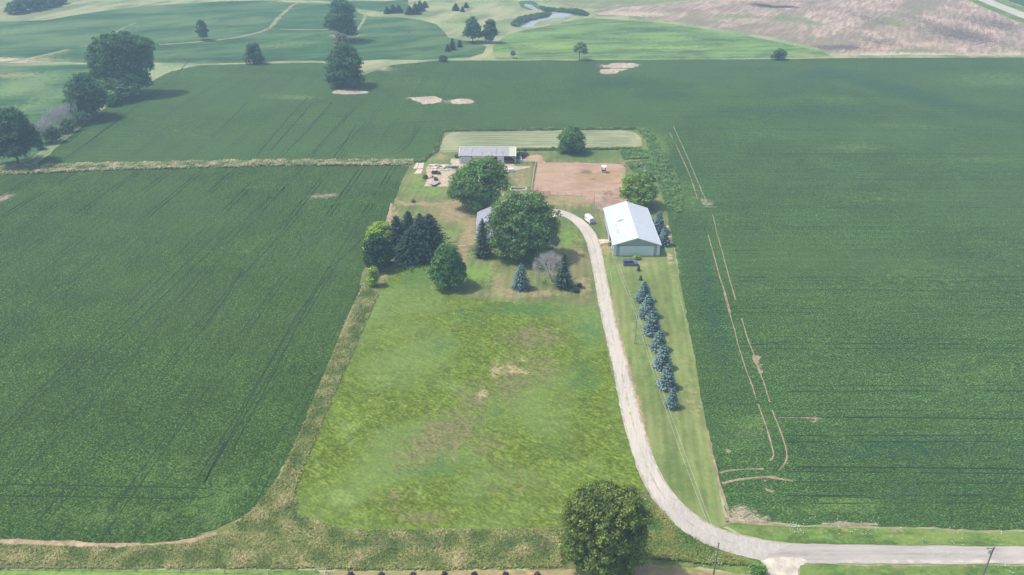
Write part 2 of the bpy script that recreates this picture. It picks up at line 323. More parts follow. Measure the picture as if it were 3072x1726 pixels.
zone('stream', pts(RC, [(1540, 190), (1556, 168), (1600, 148), (1700, 126), (1745, 118), (1772, 96), (1800, 88), (1850, 90), (1908, 100), (1900, 118), (1830, 130), (1780, 126), (1742, 140), (1690, 150), (1655, 168), (1636, 190), (1600, 194)]),
     None or (lambda: (lambda t: (t.bsdf(t.mix(t.ramp(t.noise(t.obj(), .05, 3), .4, .6), lin((150, 160, 160)), lin((176, 180, 176))), .12, .6), t.m)[1])(NT('still_water')))(), .06, amp=.6, step=2)
water = bpy.data.materials['still_water']
zone('stream', pts(RC, [(1566, 30), (1585, 22), (1610, 24), (1640, 42), (1680, 72), (1650, 76), (1622, 56), (1578, 44)]), water, .06, amp=.6, step=2)
for i, (L, wd) in enumerate([([(2420, -30), (2475, 0), (2530, 22), (2576, 40), (2660, 74), (2800, 130)], 6.5)]):
    P = smooth(pts(RO, L), 2, False)
    lf = [(p[0] - wd, p[1]) for p in P]; rt = [(p[0] + wd, p[1]) for p in P][::-1]
    zone('far_road', lf + rt, gravel, .09, amp=0)
    zone('far_verge', [(p[0] - 16, p[1]) for p in P] + [(p[0] + 18, p[1]) for p in P][::-1], bright, .07, amp=2, step=4)
    zone('far_crop_field', [(p[0] + 19, p[1]) for p in P] + [(P[-1][0] + 300, P[-1][1]), (P[0][0] + 400, P[0][1] + 100)], soy_r, .065, amp=2, step=4)
pathm = ground('worn_grass_track', (138, 142, 100), (158, 158, 118), (176, 172, 134), fine=.8, contrast=.25, midsc=.08, lum=.1)
ribbon('grass_track', [(pts(RB, [(2085, 25), (2050, 40), (2010, 80), (1960, 120), (1925, 170), (1880, 210), (1800, 235), (1640, 270), (1500, 285), (1400, 296), (1200, 310), (1120, 315)]), 4.2, .05),
                       (pts(RB, [(1880, 205), (1960, 205), (2100, 212), (2340, 208)]), 3.2, .05), (pts(RC, [(380, 62), (440, 80), (462, 110), (440, 160), (400, 215)]), 3, .1),
                       (pts(RB, [(0, 440), (120, 430), (240, 405), (400, 370), (480, 350)]), 6, .1), (pts(RB, [(560, 330), (640, 312), (760, 260), (860, 200), (960, 160)]), 2.5, .25)], pathm, .07, seed=3)
reed = ground('reed_bed', (74, 102, 70), (94, 124, 86), (114, 142, 100), fine=.8, contrast=.25, midsc=.1, bump=1)
zone('reed_bed', pts(RC, [(1480, 178), (1500, 150), (1540, 125), (1620, 108), (1720, 100), (1765, 92), (1775, 100), (1745, 120), (1690, 132), (1600, 152), (1560, 172), (1535, 192), (1500, 190)]), reed, .075, amp=2, step=3)
zone('reed_bed', pts(RC, [(1535, 20), (1560, 8), (1620, 6), (1660, 20), (1680, 45), (1720, 62), (1850, 66), (1960, 72), (2030, 100), (2010, 115), (1930, 112), (1900, 98), (1800, 84), (1710, 82), (1660, 60), (1625, 34), (1580, 30), (1575, 46), (1640, 70), (1600, 74), (1550, 50)]), reed, .072, amp=2, step=3, seed=9)
# near land
zone('rough_grass', pts(RO, [(-900, 1330), (-900, 1432), (-300, 1432), (0, 1431), (400, 1432), (800, 1434), (860, 1438), (1100, 1436), (1500, 1432), (1640, 1420), (1760, 1424), (1920, 1440), (1960, 1400), (1640, 1240), (1400, 900), (1080, 380), (1080, 400), (700, 402), (300, 410), (60, 416), (-500, 436), (-500, 460), (0, 440), (500, 900), (600, 1250), (0, 1340)]),
     verge, .02, [('r', 400, 410, 900, 9, .75), ('r', 820, 900, 26, 120, .8, 24), ('r', 905, 760, 30, 40, .7), ('r', 740, 1130, 26, 120, .8, 22), ('r', 640, 1285, 60, 20, .8, -40), ('r', 300, 1372, 500, 9, .85), ('g', 660, 1375, 80, 22, .9), ('g', 200, 1400, 250, 18, .5), ('b', 700, 1335, 20, 10, 1), ('b', 672, 1345, 12, 7, 1), ('a', 750, 1345, 40, 18, .8), ('a', 1010, 1365, 130, 18, .9), ('a', 1250, 1372, 120, 14, .7), ('a', 1150, 1350, 200, 10, .5), ('r', 1330, 1340, 200, 8, .7), ('r', 1000, 1400, 160, 9, .6), ('r', 1380, 1380, 60, 20, .6), ('g', 1680, 1330, 60, 40, .7), ('g', 1700, 1385, 90, 14, .7), ('r', 1630, 1350, 50, 50, .6), ('a', 1700, 1270, 30, 30, .6), ('b', 1270, 1375, 18, 4, .9), ('b', 1150, 1368, 14, 3, .8)], amp=1, step=1.0, sp=1.6, seed=10)
zone('dry_field', pts(RO, [(820, 1440), (1000, 1437), (1300, 1436), (1560, 1430), (1620, 1418), (1700, 1422), (1780, 1436), (1880, 1444), (1900, 1520), (700, 1600), (780, 1450)]), dryfield, .05, [('g', 1700, 1432, 90, 8, .7), ('g', 1850, 1450, 80, 10, .6)], amp=.5, step=.7, sp=1.6, seed=11)
zone('mown_grass', pts(RO, [(-900, 1432), (-300, 1433), (0, 1433), (400, 1435), (800, 1436), (815, 1460), (700, 1640), (-900, 1640)]), bright, .045, [('g', 300, 1450, 500, 20, .8)], amp=.25, step=1, sp=2, seed=12)
soyL = [(-520, 452), (0, 440), (60, 436), (300, 428), (500, 424), (700, 418), (1000, 413), (1030, 420), (1010, 458), (990, 510), (975, 552), (962, 585), (935, 640), (908, 700), (912, 716), (893, 760), (868, 815), (842, 880), (808, 960), (790, 1010), (762, 1075), (735, 1140), (700, 1205), (665, 1252), (640, 1278), (600, 1306), (545, 1334), (470, 1358), (380, 1367), (300, 1366), (150, 1360), (0, 1354), (-600, 1350), (-1100, 1345)]
zone('soybean_field', pts(RO, soyL), soy_l, .06, [('g', 260, 1300, 260, 40, .5), ('g', 540, 1270, 120, 60, .6, -40), ('g', 420, 1180, 160, 40, .4), ('r', 810, 492, 38, 8, .85, -10), ('b', 820, 490, 32, 6, 1, -12), ('b', 752, 500, 3, 14, .9, 25), ('b', 945, 452, 12, 6, .8), ('b', 0, 500, 35, 8, 1, -18), ('g', 660, 470, 70, 12, .5), ('g', 120, 470, 60, 10, .5), ('r', 860, 830, 5, 40, .6, 24), ('g', 640, 620, 260, 60, .25), ('a', 300, 600, 300, 30, .35), ('a', 900, 600, 30, 80, .4, 20), ('a', 200, 1000, 200, 100, .3), ('r', 915, 705, 6, 14, .7)], amp=.7, step=1.1, sp=2.4, seed=13)
fieldR = [(85, 419), (128, 386), (168, 350), (230, 300), (288, 254), (340, 222), (392, 200), (430, 180), (500, 165), (640, 161), (780, 158), (850, 160), (905, 192), (940, 180), (985, 164), (1060, 157), (1110, 153), (1500, 152), (1960, 149), (2100, 147), (2576, 145), (3300, 147), (3300, 1330), (2576, 1334), (2300, 1328), (2200, 1324), (1990, 1318), (1900, 1318), (1846, 1310), (1828, 1290), (1800, 1180), (1770, 1040), (1745, 900), (1720, 760), (1695, 620), (1500, 500), (1100, 500), (1040, 406), (1000, 405), (700, 404), (300, 411)]
zone('crop_field', pts(RO, fieldR), soy_r, .055, [
    ('b', 1560, 167, 46, 7, 1, -3), ('b', 1540, 178, 32, 6, 1, -4), ('b', 882, 232, 44, 5.5, 1), ('b', 1075, 250, 38, 7, 1, 8), ('b', 1050, 246, 34, 2.5, 1, 4), ('b', 1160, 255, 28, 5.5, 1), ('b', 965, 172, 22, 6, .8), ('r', 970, 175, 40, 9, .8),
    ('g', 745, 247, 60, 6, .8), ('g', 700, 242, 90, 8, .5), ('g', 480, 330, 160, 26, .3), ('g', 930, 395, 110, 14, .4), ('g', 1000, 210, 140, 20, .35), ('g', 1230, 340, 160, 8, .4), ('g', 560, 190, 200, 12, .35),
    ('a', 1560, 210, 160, 22, .6), ('a', 1900, 175, 140, 14, .5), ('a', 2080, 190, 120, 20, .7), ('a', 2280, 235, 230, 24, .75, 14), ('a', 2050, 280, 260, 16, .55), ('a', 1700, 420, 60, 60, .4), ('a', 2450, 280, 180, 12, .4), ('a', 1690, 240, 100, 20, .5),
    ('g', 2500, 200, 160, 26, .5), ('g', 2100, 250, 160, 10, .4), ('g', 2300, 320, 240, 10, .4, 2), ('g', 2150, 372, 90, 14, .5), ('g', 2480, 400, 120, 10, .5), ('g', 2200, 500, 160, 22, .35), ('g', 1900, 340, 140, 16, .3), ('g', 2340, 700, 260, 50, .3), ('g', 2100, 850, 200, 40, .25), ('g', 2450, 940, 200, 60, .3),
    ('g', 1880, 1060, 90, 24, .5), ('r', 1885, 1090, 60, 20, .5), ('g', 1880, 1120, 70, 20, .5), ('g', 2130, 1270, 120, 26, .7), ('g', 2030, 1290, 60, 14, .6), ('b', 1868, 1290, 40, 22, .75), ('b', 1840, 1305, 16, 10, 1), ('b', 1900, 1313, 80, 3.5, 1), ('b', 2140, 1322, 70, 3.5, 1), ('b', 1935, 1232, 13, 5, 1, 25), ('b', 1925, 1210, 7, 4, 1), ('b', 1832, 1136, 4, 5, 1), ('b', 2045, 1052, 26, 2.2, 1), ('b', 2020, 1045, 18, 6, .5), ('b', 1904, 905, 9, 14, 1), ('b', 1911, 930, 8, 9, 1, -20), ('b', 1780, 507, 12, 10, .9), ('b', 1940, 1205, 50, 5, .8), ('a', 2300, 1130, 500, 40, .5), ('a', 2350, 1230, 300, 50, .4), ('a', 1790, 780, 40, 260, .6, -14), ('g', 1740, 500, 30, 50, .5), ('g', 1650, 380, 40, 50, .95), ('g', 1685, 480, 36, 60, .55), ('g', 1610, 335, 40, 14, .8), ('g', 1700, 660, 16, 60, .6),
    ('r', 1690, 300, 14, 8, .7), ('a', 2400, 1180, 400, 8, .5)], amp=.9, step=1.3, sp=2.7, seed=14)
# farmstead lot
lot = [(1030, 415), (1062, 406), (1092, 385), (1105, 350), (1118, 334), (1140, 328), (1380, 324), (1500, 323), (1600, 326), (1622, 340), (1628, 372), (1634, 400), (1650, 440), (1664, 490), (1680, 545), (1692, 610), (1706, 690), (1722, 770), (1744, 885), (1762, 1000), (1776, 1070), (1790, 1150), (1808, 1240), (1822, 1300), (1850, 1318), (1760, 1350), (1640, 1240), (1500, 1240), (1500, 770), (1300, 765), (1090, 735), (950, 740), (905, 716), (910, 690), (940, 640), (966, 580), (978, 552), (992, 505), (1012, 458)]
zone('lawn', pts(RO, lot), lawn, .075, [('r', 990, 545, 14, 60, .8, 20), ('r', 1060, 512, 100, 6, .8), ('r', 1150, 530, 60, 40, .7), ('r', 1180, 580, 26, 60, .75), ('r', 1165, 640, 16, 50, .8), ('g', 1100, 590, 50, 22, .7), ('g', 1105, 605, 34, 10, .8), ('g', 1080, 480, 60, 20, .6), ('g', 1200, 690, 60, 22, .8), ('g', 1160, 715, 40, 12, .6), ('r', 1250, 700, 18, 50, .6), ('r', 1320, 738, 130, 12, .7), ('r', 1400, 690, 50, 30, .4), ('r', 1455, 620, 18, 60, .5), ('g', 1250, 640, 60, 20, .6), ('g', 1430, 600, 30, 40, .6), ('g', 1340, 660, 80, 20, .5), ('r', 1470, 720, 24, 30, .7), ('r', 1450, 500, 90, 26, .85), ('r', 1540, 620, 40, 20, .5), ('r', 1545, 660, 26, 24, .7), ('g', 1440, 600, 30, 22, .6), ('a', 1420, 560, 30, 20, .4), ('r', 1470, 470, 80, 20, .6), ('r', 1310, 460, 30, 30, .6), ('g', 1060, 420, 30, 10, .7), ('r', 1110, 395, 20, 12, .7), ('g', 1050, 450, 14, 34, .7), ('r', 1290, 590, 30, 30, .3),
      ('a', 1480, 392, 130, 16, .9), ('a', 1370, 385, 60, 12, .5), ('g', 1590, 395, 34, 16, .7), ('r', 1362, 383, 30, 5, .6), ('b', 1424, 401, 14, 4, 1, 12), ('a', 1610, 435, 30, 20, .8), ('r', 1590, 412, 40, 4, .7), ('b', 1630, 430, 4, 50, .4, -10), ('r', 1640, 500, 6, 60, .5, -10), ('g', 1665, 540, 14, 60, .4), ('g', 1530, 560, 20, 12, .4), ('a', 1640, 560, 20, 40, .3), ('b', 1682, 590, 3, 50, .9, -9), ('b', 1686, 660, 9, 9, .8), ('b', 1235, 480, 40, 20, .4), ('r', 965, 700, 14, 30, .7), ('g', 1040, 590, 16, 30, .3)], amp=.5, step=1.0, sp=1.7, seed=15)
zone('mown_strip', pts(RO, [(1502, 625), (1530, 615), (1640, 640), (1690, 615), (1706, 690), (1722, 770), (1744, 885), (1762, 1000), (1776, 1070), (1790, 1150), (1808, 1240), (1822, 1298), (1826, 1320), (1790, 1345), (1720, 1300), (1640, 1200), (1600, 1100), (1560, 900), (1520, 740)]), strip_l, .085,
     [('r', 1555, 840, 7, 150, .7, -10), ('r', 1600, 1000, 7, 120, .8, -14), ('a', 1600, 790, 22, 160, .55, -9), ('a', 1640, 960, 20, 140, .5, -10), ('a', 1700, 1180, 30, 90, .6, -18), ('r', 1600, 665, 60, 10, .7), ('r', 1525, 625, 20, 16, .9), ('b', 1686, 650, 6, 14, .7), ('g', 1550, 700, 14, 50, .6, -10), ('r', 1690, 690, 5, 60, .6, -8), ('r', 1740, 1000, 26, 130, .35, -10), ('r', 1630, 845, 10, 12, .6), ('r', 1610, 760, 12, 8, .6), ('a', 1560, 655, 60, 6, .6), ('g', 1790, 1290, 30, 30, .5)], amp=.35, step=1, sp=1.3, seed=16)
past = [(952, 738), (962, 718), (985, 690), (1000, 668), (1040, 660), (1098, 664), (1094, 690), (1100, 712), (1130, 735), (1180, 750), (1240, 758), (1300, 762), (1400, 764), (1504, 772), (1520, 850), (1545, 960), (1570, 1070), (1598, 1170), (1618, 1225), (1600, 1262), (1500, 1300), (1400, 1328), (1200, 1334), (1000, 1335), (850, 1330), (775, 1312), (748, 1292), (740, 1262), (742, 1238), (768, 1162), (800, 1085), (835, 1010), (862, 945), (896, 868), (925, 795)]
zone('pasture', pts(RO, past), pasture, .09, [('r', 1340, 850, 90, 40, .7), ('r', 1290, 950, 60, 80, .65, 20), ('r', 1360, 930, 60, 50, .6), ('r', 1110, 1100, 130, 60, .85, -30), ('r', 1200, 1010, 60, 60, .65), ('r', 1040, 1160, 80, 50, .6), ('r', 1060, 1300, 80, 20, .85), ('r', 1000, 1250, 70, 40, .45), ('r', 1210, 1120, 100, 60, .45), ('r', 1280, 1210, 120, 50, .4), ('b', 1290, 930, 50, 14, .62, 20), ('b', 1250, 935, 26, 24, .6), ('b', 1215, 990, 24, 12, .7, -30), ('b', 1315, 905, 20, 10, .6), ('b', 1240, 860, 20, 6, .6), ('b', 1090, 1100, 14, 9, .55), ('b', 1075, 1140, 16, 9, .55), ('b', 1145, 1155, 12, 8, .5), ('b', 1060, 1115, 8, 8, .5),
      ('g', 860, 1255, 46, 24, .9), ('g', 900, 1290, 50, 20, .6), ('g', 950, 960, 46, 26, .6), ('g', 880, 1080, 30, 60, .6), ('g', 1130, 970, 40, 20, .6), ('g', 1055, 1240, 20, 20, .7), ('g', 1410, 1050, 60, 40, .4), ('g', 1450, 1170, 80, 40, .45), ('g', 1350, 1290, 120, 20, .5), ('g', 800, 1200, 20, 50, .5), ('g', 1540, 1200, 50, 40, .4), ('g', 960, 1100, 50, 30, .4), ('a', 1320, 780, 120, 18, .8), ('a', 1170, 800, 50, 26, .5), ('a', 1050, 700, 80, 30, .6), ('a', 1480, 830, 40, 50, .6), ('a', 1110, 870, 40, 30, .5), ('a', 1470, 950, 50, 70, .5), ('a', 1090, 1180, 140, 30, .5, -10), ('a', 1400, 1130, 60, 40, .35), ('a', 1240, 1040, 60, 30, .4), ('a', 760, 1270, 16, 30, .7)], amp=.35, step=1, sp=1.7, seed=17)
zone('hay_field', pts(RO, [(1108, 372), (1116, 345), (1135, 333), (1200, 330), (1400, 326), (1580, 329), (1606, 338), (1616, 355), (1612, 372), (1590, 376), (1500, 376), (1400, 375), (1300, 378), (1296, 382), (1150, 382), (1104, 386)]), hay, .09, [('r', 1130, 355, 24, 22, .8), ('r', 1600, 350, 16, 22, .8), ('g', 1560, 374, 90, 2, .5), ('r', 1150, 380, 60, 4, .6)], amp=.5, step=1, sp=2, seed=18, sm=1)
zone('corral', pts(RF, [(75, 352), (130, 340), (300, 340), (375, 345), (400, 380), (420, 430), (470, 465), (700, 462), (1000, 462), (1400, 470), (1560, 478), (1660, 490), (1680, 580), (1700, 700), (1720, 800), (1740, 900), (1800, 1000), (1800, 1220), (1345, 1225), (1230, 1170), (1120, 1060), (1000, 968), (800, 960), (520, 955), (240, 930), (262, 800), (280, 640), (300, 470), (300, 440), (70, 440)]), corral, .095,
     [('a', 1475, 434, 20, 6, 1), ('a', 1495, 450, 3, 2, .7), ('r', 1500, 446, 60, 12, .8), ('r', 1540, 440, 40, 10, .7), ('b', 1540, 500, 40, 30, .6), ('b', 1380, 405, 40, 9, .5), ('r', 1400, 460, 60, 5, .4), ('a', 1360, 478, 8, 7, .5), ('a', 1530, 488, 18, 8, .6), ('g', 1570, 430, 8, 20, .8), ('b', 1500, 520, 30, 20, .7), ('a', 1590, 460, 10, 5, .6)], amp=1.3, step=.7, sp=1.2, seed=19)
Ldr = [(1388, 544), (1400, 540), (1430, 550), (1455, 572), (1472, 600), (1484, 640), (1494, 690), (1506, 760), (1516, 810), (1530, 870), (1545, 940), (1562, 1030), (1580, 1110), (1600, 1170), (1622, 1220), (1650, 1272), (1690, 1318), (1740, 1352), (1800, 1380), (1860, 1398), (1910, 1410)]
Rdr = [(1395, 527), (1412, 529), (1445, 540), (1478, 562), (1500, 590), (1512, 620), (1522, 680), (1534, 745), (1546, 800), (1562, 865), (1580, 930), (1600, 1010), (1622, 1090), (1642, 1150), (1668, 1205), (1700, 1250), (1740, 1290), (1790, 1322), (1850, 1346), (1930, 1362), (1990, 1370)]
zone('driveway', smooth(pts(RO, Ldr), 2, False) + smooth(pts(RO, Rdr), 2, False)[::-1], gravel, .11, [('a', 1538, 868, 14, 7, .7), ('a', 1534, 842, 12, 3, .5), ('a', 1680, 1250, 26, 14, .5, 45), ('a', 1740, 1320, 40, 12, .6, 30), ('a', 1850, 1375, 70, 10, .6, 10), ('a', 1520, 760, 5, 20, .4), ('a', 1720, 1310, 80, 90, 1), ('a', 1820, 1370, 120, 60, 1.2), ('a', 1920, 1390, 90, 50, 1.4)], amp=.3, step=.7, sp=1, seed=20)
Cdr = [((a[0] + b[0]) / 2, (a[1] + b[1]) / 2) for a, b in zip(Ldr, Rdr)]
ribbon('gravel_crown', [(pts(RO, Cdr[3:]), .5, .4), (pts(RO, [(a[0] * .97 + b[0] * .03, a[1] * .97 + b[1] * .03) for a, b in zip(Ldr, Rdr)][4:]), .7, .25), (pts(RO, [(a[0] * .04 + b[0] * .96, a[1] * .04 + b[1] * .96) for a, b in zip(Ldr, Rdr)][4:]), .6, .25)], ground('gravel_with_grass', (176, 168, 146), (192, 185, 166), (206, 199, 182), fine=2), .125, seed=8)
zone('driveway', pts(RI, [(395, 830), (500, 812), (625, 818), (640, 875), (560, 868), (450, 900), (410, 880)]), concrete, .1, amp=.4, step=.6, seed=21)
zone('road', pts(RO, [(1850, 1348), (1930, 1364), (2000, 1370), (2120, 1371), (2300, 1374), (2576, 1376), (3300, 1380), (3300, 1424), (2576, 1420), (2300, 1420), (2060, 1418), (1990, 1416), (1915, 1412), (1850, 1398)]), roadm, .105, [('a', 2300, 1398, 600, 5, .6), ('r', 2400, 1416, 400, 3, .9), ('r', 1960, 1408, 60, 4, .5), ('a', 2000, 1390, 80, 8, .5)], amp=.25, step=.7, sp=1, seed=22)
zone('road_apron', pts(RO, [(1912, 1412), (1940, 1405), (1980, 1404), (2022, 1408), (2030, 1412), (2012, 1424), (2006, 1440), (2020, 1560), (1940, 1560), (1922, 1440), (1922, 1424)]), ground('limestone_apron', (196, 184, 164), (214, 204, 188), (228, 220, 206), fine=1.6, stretch=(15, 1.6, .5), contrast=.3, midsc=.15), .115, amp=.35, step=.6)
zone('roadside_grass', pts(RO, [(1826, 1322), (1850, 1316), (1900, 1322), (2000, 1326), (2200, 1330), (2576, 1338), (3300, 1342), (3300, 1380), (2576, 1374), (2300, 1372), (2100, 1369), (1990, 1366), (1930, 1358), (1860, 1342)]), bright, .08, [('r', 2350, 1335, 600, 3.5, .9), ('a', 2200, 1366, 500, 4, .8), ('a', 1960, 1328, 120, 3, .5), ('g', 2200, 1350, 400, 5, .6)], amp=.35, step=.7, sp=1.2, seed=23)
zone('roadside_grass', pts(RO, [(1640, 1262), (1690, 1322), (1740, 1356), (1800, 1384), (1860, 1402), (1905, 1414), (1922, 1440), (1900, 1446), (1800, 1432), (1740, 1420), (1660, 1410), (1620, 1330), (1622, 1270)]), bright, .07, [('r', 1640, 1370, 40, 40, .6), ('a', 1900, 1430, 40, 12, .9), ('r', 1780, 1412, 60, 4, .6), ('r', 1700, 1345, 40, 5, .7, 30)], amp=.5, step=.7, sp=1.3, seed=24)
zone('roadside_grass', pts(RO, [(2014, 1424), (2032, 1420), (2100, 1422), (2576, 1425), (3300, 1430), (3300, 1640), (2100, 1640), (2010, 1447)]), bright, .07, [('a', 2400, 1442, 300, 6, .5), ('r', 2200, 1424, 300, 3, .5)], amp=.35, step=.7, sp=1.5, seed=25)
for L in ([(222, 652), (260, 638), (320, 630), (400, 636), (484, 654), (430, 660), (300, 665), (240, 661)], [(740, 686), (800, 688), (850, 682), (940, 678), (1000, 700), (990, 716), (930, 732), (860, 735), (820, 712), (790, 696)], [(1056, 713), (1100, 698), (1160, 695), (1200, 699), (1220, 715), (1190, 731), (1120, 735), (1070, 730)],
          [(2108, 464), (2200, 446), (2320, 443), (2398, 458), (2330, 481), (2250, 482), (2130, 477)], [(2112, 488), (2220, 485), (2310, 487), (2240, 500), (2220, 517), (2150, 522), (2104, 515)]):
    zone('bare_soil', pts(RC, L), far_sand, .082, amp=2.2, step=.8, seed=len(L))
for L in ([(1893, 895), (1915, 899), (1912, 912), (1904, 924), (1897, 912)], [(1902, 926), (1920, 934), (1911, 941)], [(1924, 1228), (1946, 1236), (1940, 1241), (1926, 1236)], [(1919, 1207), (1930, 1210), (1924, 1214)], [(1829, 1131), (1835, 1133), (1834, 1141), (1829, 1139)], [(2010, 1051), (2030, 1049), (2056, 1052), (2030, 1055)]):
    zone('bare_soil', pts(RO, L), soil_pale, .082, amp=.9, step=.5, seed=len(L))
# wheel ruts with the crop-gap shade put into their colour, and bare tracks
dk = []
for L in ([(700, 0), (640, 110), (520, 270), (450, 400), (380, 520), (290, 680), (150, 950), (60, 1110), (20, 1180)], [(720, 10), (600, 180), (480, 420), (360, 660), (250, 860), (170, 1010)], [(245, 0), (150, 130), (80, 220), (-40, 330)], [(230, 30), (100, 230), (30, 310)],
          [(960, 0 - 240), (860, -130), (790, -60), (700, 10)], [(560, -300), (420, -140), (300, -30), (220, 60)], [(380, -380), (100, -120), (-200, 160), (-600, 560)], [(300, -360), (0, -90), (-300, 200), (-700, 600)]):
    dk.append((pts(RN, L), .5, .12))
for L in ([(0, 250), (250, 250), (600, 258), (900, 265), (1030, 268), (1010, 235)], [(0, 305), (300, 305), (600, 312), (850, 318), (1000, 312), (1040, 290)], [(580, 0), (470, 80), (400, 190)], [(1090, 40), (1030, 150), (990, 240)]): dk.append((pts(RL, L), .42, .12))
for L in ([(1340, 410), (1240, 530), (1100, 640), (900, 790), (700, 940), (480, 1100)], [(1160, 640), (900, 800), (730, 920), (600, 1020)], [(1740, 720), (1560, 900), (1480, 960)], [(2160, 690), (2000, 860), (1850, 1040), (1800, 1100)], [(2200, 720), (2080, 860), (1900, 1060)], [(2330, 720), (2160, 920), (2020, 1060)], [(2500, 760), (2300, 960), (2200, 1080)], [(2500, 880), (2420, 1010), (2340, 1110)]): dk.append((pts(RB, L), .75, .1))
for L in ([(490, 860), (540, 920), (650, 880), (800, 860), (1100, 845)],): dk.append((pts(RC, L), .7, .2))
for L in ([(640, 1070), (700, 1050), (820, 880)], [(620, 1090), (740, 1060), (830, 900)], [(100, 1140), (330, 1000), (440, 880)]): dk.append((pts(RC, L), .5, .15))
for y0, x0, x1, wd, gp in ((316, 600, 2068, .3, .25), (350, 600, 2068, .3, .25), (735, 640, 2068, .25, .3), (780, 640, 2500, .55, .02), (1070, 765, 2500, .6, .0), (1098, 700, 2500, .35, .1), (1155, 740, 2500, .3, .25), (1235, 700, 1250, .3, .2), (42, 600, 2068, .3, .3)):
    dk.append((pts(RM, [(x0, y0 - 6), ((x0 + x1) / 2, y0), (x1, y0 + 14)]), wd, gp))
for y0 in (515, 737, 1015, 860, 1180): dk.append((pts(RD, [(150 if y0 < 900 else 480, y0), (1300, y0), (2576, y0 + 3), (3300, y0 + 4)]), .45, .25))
ribbon('wheel_rut_shade', dk, rut_shade, .072, seed=7)
def inside(A, x, y):
    c = False; j = len(A) - 1
    for i in range(len(A)):
        if (A[i][1] > y) != (A[j][1] > y) and x < (A[j][0] - A[i][0]) * (y - A[i][1]) / (A[j][1] - A[i][1]) + A[i][0]: c = not c
        j = i
    return c
def passes(poly, lines, step=5.0):
    out = []
    for (p, q), wd, gp in lines:
        n = int((Vector(q) - Vector(p)).length / step); run = []
        for i in range(n + 1):
            t = i / n; x = p[0] * (1 - t) + q[0] * t; y = p[1] * (1 - t) + q[1] * t
            if inside(poly, x, y): run.append((x, y))
            else:
                if len(run) > 4: out.append((run[::2] + run[-1:], wd, gp))
                run = []
        if len(run) > 4: out.append((run[::2] + run[-1:], wd, gp))
    return out
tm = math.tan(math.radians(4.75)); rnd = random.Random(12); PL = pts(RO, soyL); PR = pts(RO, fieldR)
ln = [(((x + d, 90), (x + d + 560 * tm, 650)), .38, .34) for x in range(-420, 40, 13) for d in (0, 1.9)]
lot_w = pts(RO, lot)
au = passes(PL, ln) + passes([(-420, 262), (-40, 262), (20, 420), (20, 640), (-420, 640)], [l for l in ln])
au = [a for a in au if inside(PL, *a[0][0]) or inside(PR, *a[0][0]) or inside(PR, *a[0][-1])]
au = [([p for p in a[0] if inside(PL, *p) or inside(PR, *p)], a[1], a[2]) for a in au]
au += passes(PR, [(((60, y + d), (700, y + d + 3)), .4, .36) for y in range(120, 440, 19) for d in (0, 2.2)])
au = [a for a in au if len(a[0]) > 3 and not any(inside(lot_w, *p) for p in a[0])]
ribbon('row_gap_shade', au, rut_shade, .07, seed=17)  # flat strips; shade between the plants is part of their dark colour
bt = []
for L, wd, gp in (([(330, 50), (345, 110), (368, 190), (400, 300), (425, 395), (455, 490), (500, 610), (520, 680)], .45, .12), ([(530, 700), (560, 790), (590, 880), (612, 960), (622, 1000), (595, 1030)], .6, .1), ([(433, 205), (455, 280), (490, 380), (530, 480), (560, 570), (597, 690)], .5, .2), ([(610, 735), (640, 810), (680, 920), (697, 990), (690, 1040), (650, 1085)], .55, .15),
                  ([(560, 1075), (470, 1078), (355, 1084), (310, 1100)], 1.0, .15), ([(320, 1160), (400, 1138), (520, 1125), (600, 1120), (660, 1135), (730, 1142)], 1.0, .1), ([(236, 850), (250, 940), (280, 1060), (300, 1150), (330, 1240), (355, 1330), (350, 1385)], .9, .08), ([(645, 776), (720, 778), (830, 778), (900, 784)], .35, .3), ([(345, 1385), (480, 1390), (700, 1405), (850, 1418)], .9, .15), ([(900, 1395), (1040, 1393), (1220, 1396)], .8, .2)):
    bt.append((pts(RM, L), wd * .8, gp * .5))
for L in ([(1685, 335), (1710, 385), (1735, 440), (1755, 503)], [(1694, 318), (1720, 375), (1748, 440), (1775, 505)], [(1781, 590), (1795, 640), (1808, 690), (1825, 740), (1838, 790)], [(1805, 590), (1815, 630), (1832, 690), (1850, 755)]): bt.append((pts(RO, L), .42, .12))
bt += [(pts(RD, [(290, 1190), (318, 1280)]), .35, .2), (pts(RO, [(1790, 530), (1800, 570), (1808, 610)]), .35, .4)]
ribbon('bare_soil_track', bt, soil_pale, .078, seed=11)
# pale crop-edge strips of soil on the left field, mown tracks on lawn
ribbon('bare_soil_edge', [(pts(RO, [(0, 1362), (150, 1368), (300, 1375), (380, 1377), (470, 1364), (545, 1342)]), 1.5, .05), (pts(RO, [(595, 1315), (640, 1285), (670, 1255), (705, 1200), (738, 1140), (765, 1075), (795, 1008), (812, 960), (845, 880), (870, 815), (890, 770)]), .9, .1), (pts(RO, [(985, 512), (978, 550), (964, 590)]), 1.4, .0)], ground('dry_stalk_litter', (160, 136, 112), (186, 162, 136), (204, 184, 158), fine=1.5, contrast=.25), .076, seed=4)
tl = ground('pressed_grass', (138, 150, 96), (152, 162, 108), (166, 174, 120), fine=1, contrast=.3)
ribbon('mower_track', [(pts(RJ, [(190, 45), (120, 45), (70, 60), (45, 100), (60, 150)]), .3, .2), (pts(RJ, [(190, 60), (120, 62), (85, 90), (95, 160), (105, 260)]), .3, .2), (pts(RM, [(60, 0), (85, 120), (120, 260)]), .3, .3)], tl, .092, seed=5)
ribbon('gravel_edge', [(pts(RO, [(1516, 650), (1528, 720), (1545, 790), (1562, 850), (1590, 960), (1615, 1060), (1640, 1140)]), .7, .2)], ground('tan_edge', (166, 142, 110), (182, 158, 126), (194, 172, 142), fine=1.5), .1, seed=6)
